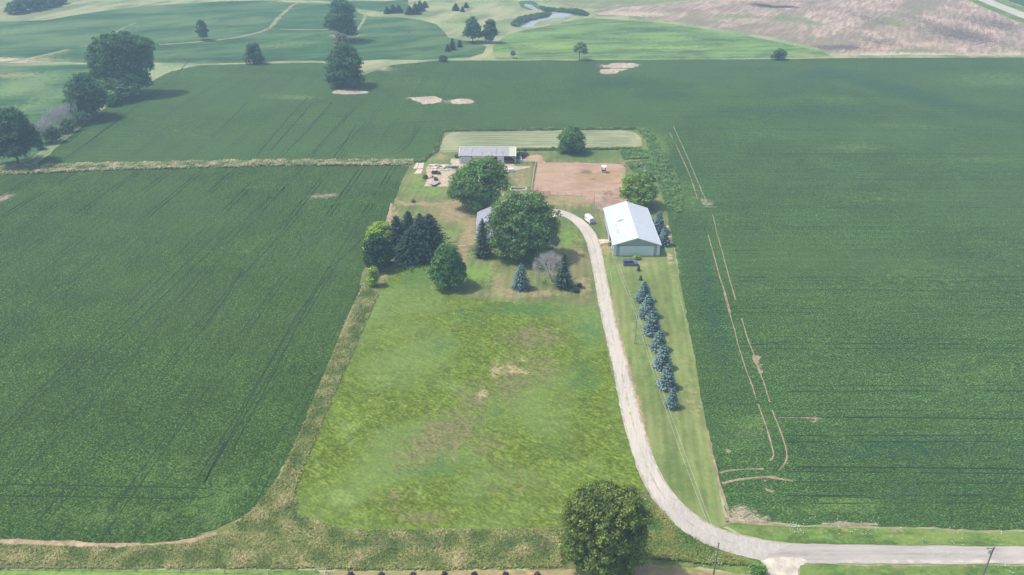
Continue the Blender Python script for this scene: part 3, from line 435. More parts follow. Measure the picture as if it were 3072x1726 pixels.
# concrete yard west of the shed
zone('concrete_yard', pts(RE, [(170, 420), (240, 400), (560, 480), (600, 270), (720, 265), (745, 350), (1240, 355), (1680, 352), (1690, 395), (1950, 398), (1940, 425), (1560, 500), (1450, 520), (1440, 860), (1510, 880), (1470, 920), (1330, 860), (1100, 700), (700, 690), (540, 640), (545, 745), (240, 745), (120, 740), (180, 640)]), ground('broken_concrete', (192, 168, 142), (214, 194, 172), (228, 212, 194), fine=1.2, stretch=(0, .6, 1.3), contrast=.28, midsc=.12, lum=.1, macro=((160, 154, 116), .8), macrosc=.12), .105, amp=.8, step=.6)
zone('concrete_apron', pts(RH, [(200, 418), (225, 400), (300, 402), (420, 360), (560, 330), (700, 300), (900, 260), (1090, 330), (1120, 420), (700, 480), (280, 426)]), gravel, .1, amp=.3, step=.6)
# ------------------------------------------------------------------ FOLIAGE
def leaf_mat(name, rough=.6, trans=.25):
    t = NT(name); at = t.n('Attribute', attribute_name='Col')
    b = t.n('BsdfPrincipled'); t.set(b.inputs['Base Color'], at.outputs['Color']); b.inputs['Roughness'].default_value = rough; b.inputs['Specular IOR Level'].default_value = .25
    tr = t.n('BsdfTranslucent'); t.set(tr.inputs[0], t.mix(1.0, at.outputs['Color'], (1.3, 1.35, .6, 1), 'MULTIPLY'))
    mx = t.n('MixShader'); mx.inputs[0].default_value = trans; t.set(mx.inputs[1], b.outputs[0]); t.set(mx.inputs[2], tr.outputs[0])
    o = t.n('OutputMaterial'); t.t.links.new(mx.outputs[0], o.inputs[0]); return t.m
LEAF = leaf_mat('leaves', .6, .32); NEEDLE = leaf_mat('needles', .7, .08)
bark = plain('bark', (96, 84, 74), .9, var=.25, scale=3); greybark = plain('grey_dead_wood', (188, 180, 178), .9, var=.2, scale=3)
def leaves_mesh(name, Pn, Nn, S, Cn, mat, rng, aspect=.55, droop=0.0):
    n = len(Pn)
    r = rng.normal(size=(n, 3)); 
    t = np.cross(Nn, r); t /= np.linalg.norm(t, axis=1)[:, None] + 1e-9
    if droop:
        t = t + np.array([0, 0, -droop]); t -= Nn * (t * Nn).sum(1)[:, None]; t /= np.linalg.norm(t, axis=1)[:, None] + 1e-9
    b = np.cross(Nn, t)
    S = S[:, None]
    V = np.stack([Pn - t * S, Pn + b * S * aspect - t * S * .1, Pn + t * S, Pn - b * S * aspect + t * S * .1], 1).reshape(-1, 3)
    me = bpy.data.meshes.new(name); me.vertices.add(4 * n); me.vertices.foreach_set('co', V.ravel().astype(np.float32))
    me.loops.add(4 * n); me.loops.foreach_set('vertex_index', np.arange(4 * n, dtype=np.int32))
    me.polygons.add(n); me.polygons.foreach_set('loop_start', np.arange(0, 4 * n, 4, dtype=np.int32)); me.polygons.foreach_set('loop_total', np.full(n, 4, dtype=np.int32))
    me.update(calc_edges=True)
    at = me.color_attributes.new('Col', 'FLOAT_COLOR', 'POINT')
    A = np.ones((4 * n, 4)); A[:, :3] = np.repeat(np.clip(Cn, 0, 1), 4, 0); at.data.foreach_set('color', A.ravel().astype(np.float32))
    me.materials.append(mat); return me
def unit(rng, n):
    d = rng.normal(size=(n, 3)); return d / np.linalg.norm(d, axis=1)[:, None]
def crown_mesh(name, lobes, col, rng, leaf=.4, dens=1.0, clump=1.2, droop=.25, light=1.0, thin=0.0, mat=None, bright_=1.0):
    P_, N_, S_, C_ = [], [], [], []
    L = np.array(lobes, float); base = np.array(lin(col)[:3]) * 1.55 * bright_
    for li, (cx, cy, cz, rx, ry, rz) in enumerate(L):
        c = np.array([cx, cy, cz]); r = np.array([rx, ry, rz]); area = 4 * math.pi * (rx * ry + ry * rz + rx * rz) / 3
        nc = int(area / (clump * clump) * 1.15 * (1 - thin)) + 4
        d = unit(rng, nc); d[:, 2] = np.where(d[:, 2] < -.55, -d[:, 2], d[:, 2])
        rad = rng.uniform(.72, 1.24, nc)[:, None]
        cc = c + d * r * rad
        keep = np.ones(nc, bool)
        for lj, o in enumerate(L):
            if lj != li: keep &= (((cc - o[:3]) / o[3:]) ** 2).sum(1) > .62
        keep &= cc[:, 2] > .25
        cc, d = cc[keep], d[keep]
        for k in range(len(cc)):
            cr = clump * rng.uniform(.6, 1.25); nl = int(22 * dens * (cr / leaf / 3) ** 2) + 3
            u = unit(rng, nl) + d[k] * .55 + np.array([0, 0, .45]); u /= np.linalg.norm(u, axis=1)[:, None]
            p = cc[k] + u * cr * rng.uniform(.35, 1.12, nl)[:, None] * np.array([1.1, 1.1, .7])
            nn = u + rng.normal(size=(nl, 3)) * .55; nn /= np.linalg.norm(nn, axis=1)[:, None]
            tone = rng.uniform(.62, 1.45); hue = rng.uniform(-.1, .1)
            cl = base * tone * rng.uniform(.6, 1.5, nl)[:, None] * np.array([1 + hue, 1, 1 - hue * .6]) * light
            P_.append(p); N_.append(nn); S_.append(leaf * rng.uniform(.6, 1.3, nl)); C_.append(cl)
        # inner foliage
        ni = int(area / (leaf * leaf) * .35 * dens * (1 - thin))
        u = unit(rng, ni); p = c + u * r * rng.uniform(.45, .85, ni)[:, None]
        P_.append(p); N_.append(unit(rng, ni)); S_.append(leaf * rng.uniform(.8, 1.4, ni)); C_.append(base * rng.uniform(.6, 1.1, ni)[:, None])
    P_, N_, S_, C_ = (np.concatenate(a) for a in (P_, N_, S_, C_))
    k = P_[:, 2] > .05
    return leaves_mesh(name, P_[k], N_[k], S_[k], C_[k], mat or LEAF, rng, droop=droop)
def trunk_mesh(mb, lobes, h0, r, rnd, mat_i=0):
    top = max(l[2] for l in lobes); p = Vector((0, 0, 0)); q = Vector((rnd.uniform(-.2, .2), rnd.uniform(-.2, .2), h0))
    mb.tube(p, q, r, r * .75, 10, mat_i)
    for l in lobes:
        e = Vector(l[:3]); m = q.lerp(e, .5) + Vector((rnd.uniform(-.4, .4), rnd.uniform(-.4, .4), .5))
        mb.tube(q, m, r * .5, r * .32, 7, mat_i); mb.tube(m, e, r * .32, r * .15, 6, mat_i)
        for _ in range(3):
            f = e + Vector((rnd.uniform(-1, 1) * l[3], rnd.uniform(-1, 1) * l[4], rnd.uniform(-.3, .9) * l[5])) * .75
            mb.tube(m.lerp(e, rnd.uniform(.2, 1)), f, r * .14, r * .04, 5, mat_i)
def broad(name, label, base, top, wpx, col, seed, cat='tree', lobes=None, k=11, leaf=None, dens=1.0, low=.12, group=None, light=1.0, thin=0.08, droop=.3, clump=None, depth=1.0, hs=.97):
    bx, by = G(*base); Hh = onY(*top, by)[1] * hs; wpx *= .93
    x0 = onY(base[0] - wpx / 2, base[1], by)[0]; x1 = onY(base[0] + wpx / 2, base[1], by)[0]; R = (x1 - x0) / 2
    cxo = onY(top[0], top[1], by)[0] - bx
    rng = np.random.default_rng(seed); rnd = random.Random(seed)
    dist = math.hypot(by, H)
    if leaf is None: leaf = min(max(.3, dist * .0013), R * .16)
    if clump is None: clump = max(R * .21, leaf * 2.2)
    z0 = Hh * low; hh = Hh - z0
    if lobes is None:
        lobes = [(cxo * .5, 0, z0 + hh * .52, R * .66, R * .66 * depth, hh * .46)]
        for i in range(k):
            a = 2 * math.pi * i / k + rnd.uniform(-.4, .4); t = rnd.uniform(.12, .72); rr = R * rnd.uniform(.24, .4)
            s = math.sin(math.pi * min(1, t * .85 + .24)) ** .6
            off = (R - rr) * s
            lobes.append((cxo * t + math.cos(a) * off, math.sin(a) * off * depth, z0 + hh * t, rr, rr * depth, min(rr * 1.05, hh * .36)))
        lobes.append((cxo * .8, 0, z0 + hh * .8, R * .45, R * .45 * depth, hh * .21))
    else:
        lobes = [(l[0] * R, l[1] * R, z0 + hh * l[2], l[3] * R, l[4] * R, l[5] * hh) for l in lobes]
    o = thing(name, (bx, by, 0), label, cat, group)
    mb = MB(); trunk_mesh(mb, lobes, max(.3, Hh * max(low, .22)), max(.05, R * .055), rnd); mb.build('trunk', bark, o)
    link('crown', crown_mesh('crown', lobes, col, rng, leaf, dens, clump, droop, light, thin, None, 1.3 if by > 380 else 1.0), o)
    return o
def conifer_mesh(H_, R, col, seed, tip=None, slim=1.0, ragged=.15, leaf=.2, tiers=None, dens=1.0, low=.04, prof=.66):
    rng = np.random.default_rng(seed); base = np.array(lin(col)[:3]); tipc = np.array(lin(tip or col)[:3])
    P_, N_, S_, C_ = [], [], [], []
    tiers = tiers or max(6, int(H_ / .55)); z0 = H_ * low
    for i in range(tiers):
        t = i / tiers; z = z0 + (H_ - z0) * t; r = 1.36 * R * (1 - t) ** prof * rng.uniform(1 - ragged, 1 + ragged * .5) * (.78 + .22 * min(1, t * 6 + .2))
        nb = max(5, int((9 + 13 * (1 - t)) * dens)); a0 = rng.uniform(0, 6.28)
        for b in range(nb):
            a = a0 + 2 * math.pi * b / nb + rng.uniform(-.12, .12); L = r * rng.uniform(1 - ragged * 1.6, 1.12)
            ns = max(3, int(L / (leaf * .62)))
            s = (np.arange(ns) + rng.uniform(.2, 1, ns)) / ns; s = s ** .75
            rr = s * L; zz = z + .12 * L - .38 * L * s + .22 * L * s ** 3 + rng.normal(size=ns) * leaf * .2
            wob = rng.normal(size=ns) * leaf * .55 * (1.2 - s * .5)
            p = np.stack([np.cos(a) * rr - np.sin(a) * wob, np.sin(a) * rr + np.cos(a) * wob, zz], 1)
            nn = np.stack([np.cos(a) * .45 + rng.normal(size=ns) * .35, np.sin(a) * .45 + rng.normal(size=ns) * .35, np.full(ns, .9)], 1); nn /= np.linalg.norm(nn, axis=1)[:, None]
            tone = rng.uniform(.75, 1.25)
            f = (s ** 2)[:, None]
            P_.append(p); N_.append(nn); S_.append(leaf * rng.uniform(.8, 1.35, ns) * (1.15 - .3 * s)); C_.append((base * (1 - f) + tipc * f) * tone * rng.uniform(.75, 1.25, ns)[:, None])
    n = int(50 * dens); z = rng.uniform(.8, 1.0, n); P_.append(np.stack([rng.normal(size=n) * R * .03, rng.normal(size=n) * R * .03, H_ * z], 1)); N_.append(unit(rng, n)); S_.append(np.full(n, leaf * .6)); C_.append(np.tile(tipc, (n, 1)))
    P_, N_, S_, C_ = (np.concatenate(a) for a in (P_, N_, S_, C_))
    k = P_[:, 2] > .04
    return leaves_mesh('crown', P_[k], N_[k], S_[k], C_[k], NEEDLE, rng, aspect=.6)
BLUE = (70, 94, 86); BLUET = (124, 150, 146); DKG = (36, 58, 46); DKT = (62, 90, 66)
def conifer(name, label, base, top, wpx, col, tip, seed, group=None, cat='tree', ragged=.15, leaf=None, dens=1.0, hs=1.0, tiers=None):
    bx, by = G(*base); tx, Hh = onY(*top, by); Hh *= hs
    R = (onY(base[0] + wpx / 2, base[1], by)[0] - onY(base[0] - wpx / 2, base[1], by)[0]) / 2
    if leaf is None: leaf = min(max(.2, math.hypot(by, H) * .0011), R * .22)
    o = thing(name, (bx, by, 0), label, cat, group)
    MB().tube((0, 0, 0), (0, 0, Hh * .93), max(.04, Hh * .016), .02, 8).build('trunk', bark, o)
    link('crown', conifer_mesh(Hh, R, col, seed, tip, ragged=ragged, leaf=leaf, dens=dens, tiers=tiers, prof=.56 if name == 'blue_spruce' else .66), o)
    return o
def bare_tree(name, label, base, top, wpx, seed, lean=0.0, mat=None, cat='tree', start=.3, depthn=5, group=None):
    bx, by = G(*base); Hh = onY(*top, by)[1]; R = wpx / 2 / F * math.hypot(by, H)
    o = thing(name, (bx, by, 0), label, cat, group); rnd = random.Random(seed); mt = MB(); mc = MB()
    h0 = Hh * start; tp = Vector((lean * R * .4, 0, h0)); mt.tube((0, 0, 0), tp, Hh * .03, Hh * .022, 9)
    def grow(p, d, L, r, lv, mb):
        q = p + d * L; mb.tube(p, q, r, r * .62, 6 if lv < 2 else 4)
        if lv >= depthn: return
        for _ in range(3 if lv < 4 else 2):
            nd = (d + Vector((rnd.gauss(0, .55), rnd.gauss(0, .55), rnd.gauss(.12, .3)))).normalized()
            e = q + nd * L * .8; c = Vector((lean * R, 0, 0))
            if ((e.x - c.x) / R) ** 2 + (e.y / R) ** 2 > 1.1 or e.z > Hh: nd = (nd + (c + Vector((0, 0, Hh * .5)) - e).normalized() * .8).normalized()
            grow(q, nd, L * rnd.uniform(.62, .84), r * .6, lv + 1, mb)
    n = 8
    for i in range(n):
        a = 2 * math.pi * i / n + rnd.uniform(-.3, .3); el = rnd.uniform(.15, 1.3)
        d = Vector((math.cos(a) * math.cos(el) + lean * .3, math.sin(a) * math.cos(el), math.sin(el))).normalized()
        grow(tp, d, (Hh - h0) * .3, Hh * .014, 0, mc)
    mt.build('trunk', mat or greybark, o); mc.build('branches', mat or greybark, o); return o
TREE = (90, 118, 62); TREED = (60, 92, 52); YEL = (132, 152, 62)
# farmyard trees
broad('broadleaf_tree', 'big spreading green tree with open branches in front of the long white shed', RE(1120, 1120), RE(1110, 250), 166, TREE, 1, hs=.93, lobes=[(0, 0, .55, .55, .6, .36), (-.55, -.1, .45, .42, .5, .24), (-.78, 0, .3, .3, .36, .16), (-.35, .1, .2, .34, .42, .15), (.12, -.2, .2, .42, .42, .18), (.45, 0, .5, .42, .48, .24), (.3, .1, .84, .36, .36, .15), (-.2, .1, .86, .3, .3, .12), (.62, .1, .72, .26, .3, .13), (-.5, .2, .66, .3, .34, .14), (.1, -.15, .33, .42, .4, .2)], low=.04, leaf=.42)
broad('broadleaf_tree', 'largest dark green rounded tree hiding most of the grey roofed house', RH(690, 905), RH(640, 150), 204, (88, 112, 64), 2, hs=.93, lobes=[(0, 0, .5, .62, .62, .4), (-.62, .05, .48, .36, .42, .26), (-.55, -.1, .24, .32, .36, .16), (-.2, -.3, .2, .42, .42, .18), (.25, -.35, .3, .44, .42, .2), (.62, .05, .6, .36, .42, .22), (.72, .1, .45, .27, .34, .16), (.45, -.1, .4, .36, .36, .2), (.3, .15, .86, .36, .4, .13), (-.25, .1, .85, .4, .42, .14), (-.55, .1, .72, .3, .36, .14), (.1, -.25, .66, .4, .36, .18), (.1, -.1, .12, .36, .36, .12)], low=.04, leaf=.42)
conifer('spruce_tree', 'narrow dark green spruce standing against the left end of the house', RH(200, 905), RH(200, 435), 56, (40, 62, 48), (80, 106, 76), 3, ragged=.28)
conifer('blue_spruce', 'single blue spruce on the mown lawn in front of the house', RH(672, 1305), RH(668, 990), 48, BLUE, BLUET, 4)
conifer('spruce_tree', 'ragged dark spruce growing just behind the bare grey tree', RH(1200, 1285), RH(1185, 855), 58, (44, 66, 50), (84, 108, 84), 5, ragged=.32)
bare_tree('dead_tree', 'leafless grey tree with fine twigs on the lawn before the house', RH(1062, 1225), RH(1020, 845), 84, 6, lean=-.4, start=.2, depthn=6)
broad('broadleaf_tree', 'medium round green tree at the corner of lawn and pasture', RG(1420, 1345), RG(1400, 780), 106, (84, 116, 62), 7, low=.03, leaf=.34, hs=1.0)
broad('broadleaf_tree', 'yellow green leafy tree behind the dark tree at the left field edge', RG(430, 850), RG(440, 450), 92, YEL, 8, low=.08)
broad('broadleaf_tree', 'dark leafy tree left of the clump of dark spruces', RG(400, 1080), RG(390, 620), 92, (48, 72, 44), 9, low=.03)
broad('small_tree', 'small yellow green vine covered tree at the top of the weedy field edge', RG(330, 1335), RG(340, 1075), 36, (128, 148, 60), 10, low=.02, leaf=.26, k=6)
for i, (b, t, wd, lab) in enumerate([((700, 850), (710, 320), 84, 'dark spruce with a thin spire at the left of the dark clump'), ((865, 780), (860, 258), 88, 'tallest standing dark spruce at the back of the dark clump'), ((1040, 900), (1045, 290), 118, 'broad dark spruce in the middle of the dark clump'), ((1170, 895), (1150, 288), 118, 'dark spruce at the right end of the dark clump by the lawn'), ((900, 950), (900, 500), 124, 'lower wide dark spruce at the front of the dark clump')]):
    conifer('spruce_tree', lab, RG(*b), RG(*t), wd, (30, 50, 44), (54, 78, 60), 20 + i, 'dark spruces in a clump left of the house', ragged=.25, dens=1.2, leaf=.34)
broad('broadleaf_tree', 'light green round tree behind the white roofed barn', RF(1880, 1130), RF(1880, 670), 112, (112, 134, 58), 11, low=.06, leaf=.36)
broad('broadleaf_tree', 'lone green tree between the pale hay field and the paddock', RF(850, 300), RF(850, -70), 84, (84, 114, 64), 12, low=.02, leaf=.4, hs=.98)
broad('roadside_tree', 'large olive green tree at the bottom beside the bend of the road', RK(356, 562), RK(310, 140), 250, (96, 110, 50), 13, low=.02, lobes=[(0, 0, .48, .7, .7, .42), (-.5, 0, .6, .42, .5, .3), (.46, .1, .62, .44, .5, .3), (0, 0, .8, .5, .5, .18), (-.4, .1, .84, .36, .4, .14), (.38, 0, .86, .32, .4, .13), (-.62, -.1, .35, .36, .4, .24), (.62, 0, .3, .36, .4, .24), (0, -.3, .2, .5, .45, .18), (.1, .2, .9, .3, .3, .1)], leaf=.27, dens=1.15, clump=1.15, depth=.9)
# blue spruces: three built, the others copied
spr = [((1322, 705), (1330, 362), 'I', 40, 'blue spruce beside the right wall of the barn, the one farther back', 'blue spruces beside the barn'), ((1400, 895), (1400, 582), 'I', 36, 'blue spruce beside the right wall of the barn, nearer the front corner', 'blue spruces beside the barn')]
row = [((362, 340), (383, 160), 49, 'first large blue spruce of the row, just below the two tiny ones'), ((395, 472), (408, 262), 54, 'second blue spruce of the row, touching the first and third'), ((430, 612), (440, 380), 56, 'third blue spruce of the row, the widest one just above the utility pole base'), ((488, 750), (500, 565), 50, 'fourth blue spruce of the row, standing right of the utility pole base'), ((514, 898), (528, 690), 54, 'fifth blue spruce of the row, third from the road end'), ((552, 1062), (563, 853), 54, 'sixth blue spruce of the row, second from the road end'), ((595, 1228), (610, 1050), 40, 'last and smallest of the big blue spruces, nearest the road')]
allb = [(RI(*b), RI(*t), wd, lab, gp) for b, t, r, wd, lab, gp in spr] + [(RJ(*b), RJ(*t), wd, lab, 'blue spruces in a row along the driveway') for b, t, wd, lab in row]
protos = []
for i, (b, t, wd, lab, gp) in enumerate(allb):
    bx, by = G(*b); Hh = onY(*t, by)[1]; R = wd / 2 / F * (by * math.cos(PIT) + H * math.sin(PIT))
    if i < 4:
        Hh *= .9; wd *= .93; R *= .93; o = conifer('blue_spruce', lab, b, t, wd, BLUE, BLUET, 40 + i, gp, dens=1.3, hs=.9); o['h'] = Hh; o['r'] = R; protos.append((o, Hh, R))
    else:
        p, ph, pr = protos[1 + i % 3]; o = copy_tree(p); o.location = (bx, by, 0); sx = R * .93 / pr * (1 + .06 * math.sin(i * 2.7)); o.scale = (sx, sx, Hh * .9 / ph); o.rotation_euler = (0, 0, i * 2.1)
        props(o, lab, 'tree', gp)
for p, _, _ in protos: del p['h']; del p['r']
for b, t, wd, lab, s in (((320, 92), (320, 40), 11, 'tiny dark spruce standing right at the front of the blue car', 50), ((338, 170), (337, 128), 11, 'tiny dark spruce between the blue car and the spruce row', 51)):
    conifer('young_spruce', lab, RJ(*b), RJ(*t), wd, (52, 76, 62), (80, 104, 84), s, leaf=.16)
# trees along the western fence line and beyond
broad('broadleaf_tree', 'dark tree at the left edge, nearest of the fence row trees', RB(130, 1150), RB(70, 785), 140, (62, 88, 60), 60, low=.03, dens=.9)
broad('broadleaf_tree', 'mid sized dark tree behind the grey bare thicket in the fence row', RB(620, 830), RB(575, 535), 122, (58, 84, 54), 61, low=.04, dens=.9)
broad('broadleaf_tree', 'huge dark tree mass at the far end of the fence row', RB(900, 660), RB(930, 228), 196, (62, 88, 58), 62, low=.03, lobes=[(0, 0, .5, .6, .5, .4), (-.5, -.2, .4, .4, .4, .26), (.55, .1, .55, .4, .4, .24), (.1, 0, .82, .6, .5, .16), (-.4, .1, .74, .4, .4, .18), (.72, .2, .75, .3, .3, .12), (-.2, -.6, .16, .5, .5, .15), (.35, -.2, .2, .45, .5, .16), (-.72, .1, .6, .26, .3, .12), (.1, -.9, .1, .45, .45, .12)], leaf=.6, clump=1.9, dens=.9)
for i, (b, t, wd) in enumerate([((345, 1000), (340, 800), 46), ((400, 960), (400, 740), 50), ((455, 915), (450, 705), 52), ((510, 880), (510, 690), 52), ((300, 1010), (290, 860), 34)]):
    bare_tree('bare_thicket_tree', ['grey twiggy tree at the near end of the bare thicket', 'grey twiggy tree in the middle of the thicket', 'tall grey twiggy tree in the upper thicket', 'grey twiggy tree next to the dark mid sized tree', 'thin low grey tree beside the nearest dark tree'][i], RB(*b), RB(*t), wd, 70 + i, start=.12, depthn=4, group='bare grey trees of the thicket')
for i, (b, t, wd, lab) in enumerate([((370, 1000), (370, 905), 50, 'low dark green bush under the grey bare thicket'), ((470, 930), (470, 850), 50, 'middle green bush under the grey bare thicket'), ((560, 880), (560, 800), 46, 'upper green bush under the grey bare thicket'), ((770, 745), (772, 645), 40, 'small pale green bush between the two large fence row trees'), ((655, 820), (655, 752), 24, 'dark bush at the foot of the mid sized fence row tree'), ((280, 1050), (280, 1000), 26, 'low brush at the foot of the nearest fence row tree')]):
    broad('bush', lab, RB(*b), RB(*t), wd, (88, 108, 72) if i != 3 else (100, 126, 74), 80 + i, cat='bush', low=.02, k=5)
broad('broadleaf_tree', 'tall dark tree beyond the crop field above the sandy patch', RB(2425, 605), RB(2415, 335), 116, (62, 90, 56), 90, low=.06, hs=1.0, dens=.95)
broad('broadleaf_tree', 'tallest far tree standing behind the purple bush and the lone dark tree', RB(2395, 290), RB(2410, 12), 98, (62, 90, 60), 91, low=.05, dens=.8)
broad('bush', 'purplish bush between the two tall far trees', RB(2395, 340), RB(2400, 245), 46, (104, 96, 84), 92, cat='bush', low=.02, k=5)
broad('small_tree', 'narrow dark tree alone in the far crop field', RB(1425, 285), RB(1412, 150), 34, (56, 82, 60), 93, low=.05, k=5)
broad('bush', 'squat dark round tree on the far field boundary', RB(1780, 448), RB(1780, 310), 56, (62, 86, 66), 94, low=.02, k=6)
for i, (x, y, t, wd) in enumerate([(110, 98, 15, 55), (180, 82, -10, 60), (260, 70, -10, 60), (340, 50, -20, 60), (410, 30, -25, 50)]):
    broad('far_tree', ['leftmost dark tree of the far top left wood', 'second dark tree of the far top left wood', 'middle dark tree of the far top left wood', 'fourth dark tree of the far top left wood', 'rightmost dark tree of the far top left wood'][i], RB(x, y), RB(x, t), wd, (60, 86, 66), 95 + i, low=.02, k=5, group='far wood at the top left', dens=.7)
for i, (b, t, wd, lab) in enumerate([((614, 97), (612, 48), 20, 'leftmost of the far spruce pair near the top'), ((655, 92), (660, 32), 26, 'middle spruce of the left far group'), ((695, 90), (690, 34), 26, 'right spruce of the left far group'), ((770, 102), (775, 38), 28, 'left spruce of the larger far group'), ((812, 100), (812, 22), 32, 'central spruce of the larger far group'), ((845, 80), (843, 6), 32, 'tall back spruce of the larger far group'), ((878, 54), (878, 8), 18, 'right end spruce of the larger far group'), ((1095, 76), (1095, 22), 22, 'largest of the three scattered far spruces'), ((1142, 84), (1142, 46), 12, 'smallest of the three scattered far spruces'), ((1168, 56), (1170, 18), 16, 'right one of the three scattered far spruces'), ((1072, 350), (1070, 268), 20, 'tall spruce of the trio by the curved field edge'), ((1038, 362), (1040, 314), 16, 'short left spruce of the trio by the curved field edge'), ((1122, 332), (1120, 282), 15, 'separate right spruce of the trio by the curved field edge')]):
    conifer('spruce_tree', lab, RC(*b), RC(*t), wd, (40, 62, 56), (60, 84, 72), 110 + i, 'far spruces beyond the crop field', leaf=.5, tiers=14, dens=.8)
broad('broadleaf_tree', 'left of the two round far trees by the marsh', RC(1212, 298), RC(1210, 138), 56, (60, 88, 58), 130, low=.04)
broad('broadleaf_tree', 'right of the two far trees, taller and narrower, by the marsh', RC(1325, 300), RC(1345, 148), 42, (60, 88, 58), 131, low=.08)
broad('bush', 'dark bush on the section line below the far spruce trio', RC(1005, 432), RC(1005, 394), 26, (50, 78, 52), 132, cat='bush', low=.02, k=5)
broad('small_tree', 'small thin reddish sapling on the section line', RC(1500, 413), RC(1495, 360), 17, (96, 92, 74), 133, low=.3, k=4, thin=.4)
broad('small_tree', 'open crowned small tree leaning on the marsh edge', RC(1962, 422), RC(1972, 305), 40, (92, 110, 74), 134, low=.35, k=5, thin=.45)
broad('bush', 'dark bush where the marsh meets the crop field on the right', RD(962, 394), RD(965, 335), 40, (56, 82, 54), 135, cat='bush', low=.02, k=6)
# shrubs and a tiny leafy clump in the yard
for i, (b, t, wd, r, col, lab) in enumerate([((1348, 1345), (1350, 1295), 22, RH, (62, 82, 54), 'small dark round shrub on the lawn near the driveway'), ((1400, 1285), (1400, 1250), 12, RH, (62, 84, 54), 'tiny dark leafy clump behind the small dark round shrub'), ((1790, 250), (1780, 160), 30, RE, (58, 80, 58), 'dark bush against the right end of the long shed'), ((1870, 212), (1870, 160), 20, RE, (98, 84, 86), 'purplish bush right of the long shed'), ((690, 255), (690, 190), 16, RE, (86, 116, 62), 'green bush at the left end of the long shed'), ((1860, 132), (1858, 95), 8, RE, (50, 78, 62), 'small dark shrub behind the purplish bush'), ((2335, 105), (2335, 70), 11, RE, (66, 104, 60), 'small green shrub at the hay field edge'), ((915, 130), (915, 100), 11, RG, (84, 84, 62), 'small brown shrub on the lawn above the dark spruces'), ((150, 610), (150, 550), 14, RE, (66, 100, 58), 'green weeds at the left edge of the junk pile'), ((330, 640), (330, 590), 12, RE, (66, 100, 58), 'green weeds below the red object'), ((2060, 735), (2060, 650), 34, RF, (70, 94, 62), 'dark low bush behind the light green tree by the barn'), ((2000, 660), (1990, 610), 20, RF, (92, 120, 72), 'round green bush next to the white sacks'), ((1900, 520), (1900, 455), 34, RF, (124, 134, 96), 'pale weedy mound in the paddock corner'), ((1640, 640), (620, 490), 22, RE, (150, 146, 110), ''), ((1018, 1098), (1015, 1045), 23, RI, (126, 152, 78), 'leafy hosta clump at the front wall of the barn'), ((625, 905), (625, 860), 9, RI, (92, 122, 66), 'low plants at the barn corner by the side door'), ((1905 - 10, 880), (0, 0), 0, RI, (0, 0, 0), '')]):  # the tiny clump behind the round shrub is only a small dark leaf mesh
    if not lab: continue
    broad('shrub', lab, r(*b), r(*t), wd, col, 150 + i, cat='shrub', low=.01, k=5, leaf=.2, hs=.9)
bare_tree('bare_shrub', 'bare twiggy shrub left of the big spreading tree in the yard', RE(640, 660), RE(640, 480), 34, 170, start=.1, depthn=4, mat=plain('pale_twigs', (186, 172, 158), .9))
for i, (x, y, wd) in enumerate([(1845, 1450, 22), (1905, 1440, 26), (1890, 1446, 20)]):
    pass
broad('shrub', 'leafy green bush at the left lip of the pale gravel apron', RK(1185, 565), RK(1185, 520), 44, (92, 124, 56), 180, cat='shrub', low=.01, k=6, leaf=.2)
for i, x in enumerate((610, 892, 1182, 1465, 1735, 2025, 2310)):
    broad('shrub', 'low dark round shrub in the evenly spaced row along the bottom edge', RP(x, 402), RP(x, 366), 17, (70, 62, 58), 190 + i, cat='shrub', low=.01, k=5, leaf=.14, group='round shrubs spaced along the bottom edge')
# tall weeds as ground cover
def scatter(name, label, polys, n, size, cols, seed, hgt=.5):
    rng = np.random.default_rng(seed); P_, S_, C_ = [], [], []
    for (pl, k) in polys:
        A = np.array(pl); mn, mx = A.min(0), A.max(0); c = rng.uniform(mn, mx, (int(k * 1.0), 2))
        ins = np.zeros(len(c), bool); j = len(A) - 1
        for i in range(len(A)):
            xi, yi = A[i]; xj, yj = A[j]
            ins ^= ((yi > c[:, 1]) != (yj > c[:, 1])) & (c[:, 0] < (xj - xi) * (c[:, 1] - yi) / (yj - yi + 1e-12) + xi); j = i
        P_.append(c[ins])
    P2 = np.concatenate(P_); n = len(P2)
    nz = np.array([noise.noise((p[0] * .25, p[1] * .25, seed)) for p in P2])
    m = 4; P3 = np.repeat(P2, m, 0) + rng.normal(size=(n * m, 2)) * size * .6
    hh = np.repeat(hgt * (.5 + np.clip(nz + .5, 0, 1)), m) * rng.uniform(.4, 1.1, n * m)
    P = np.column_stack([P3, hh]); N = rng.normal(size=(n * m, 3)) * .38 + np.array([0, -.1, 1.0]); N /= np.linalg.norm(N, axis=1)[:, None]
    cs = np.array([lin(c)[:3] for c in cols]); t = np.clip(np.repeat(nz, m) * 1.0 + .42 + rng.normal(size=n * m) * .2, 0, .999) * (len(cs) - 1); i0 = t.astype(int); f = (t - i0)[:, None]
    Cc = (cs[i0] * (1 - f) + cs[np.minimum(i0 + 1, len(cs) - 1)] * f) * rng.uniform(.75, 1.3, n * m)[:, None]
    me = leaves_mesh(name, P, N, size * rng.uniform(.6, 1.4, n * m), Cc, LEAF, rng, aspect=.45)
    o = link(name, me); props(o, label, None, None, 'stuff'); o['category'] = 'grass'; return o
GR = [(104, 122, 58), (126, 140, 70), (146, 152, 86), (166, 162, 106), (186, 174, 130)]
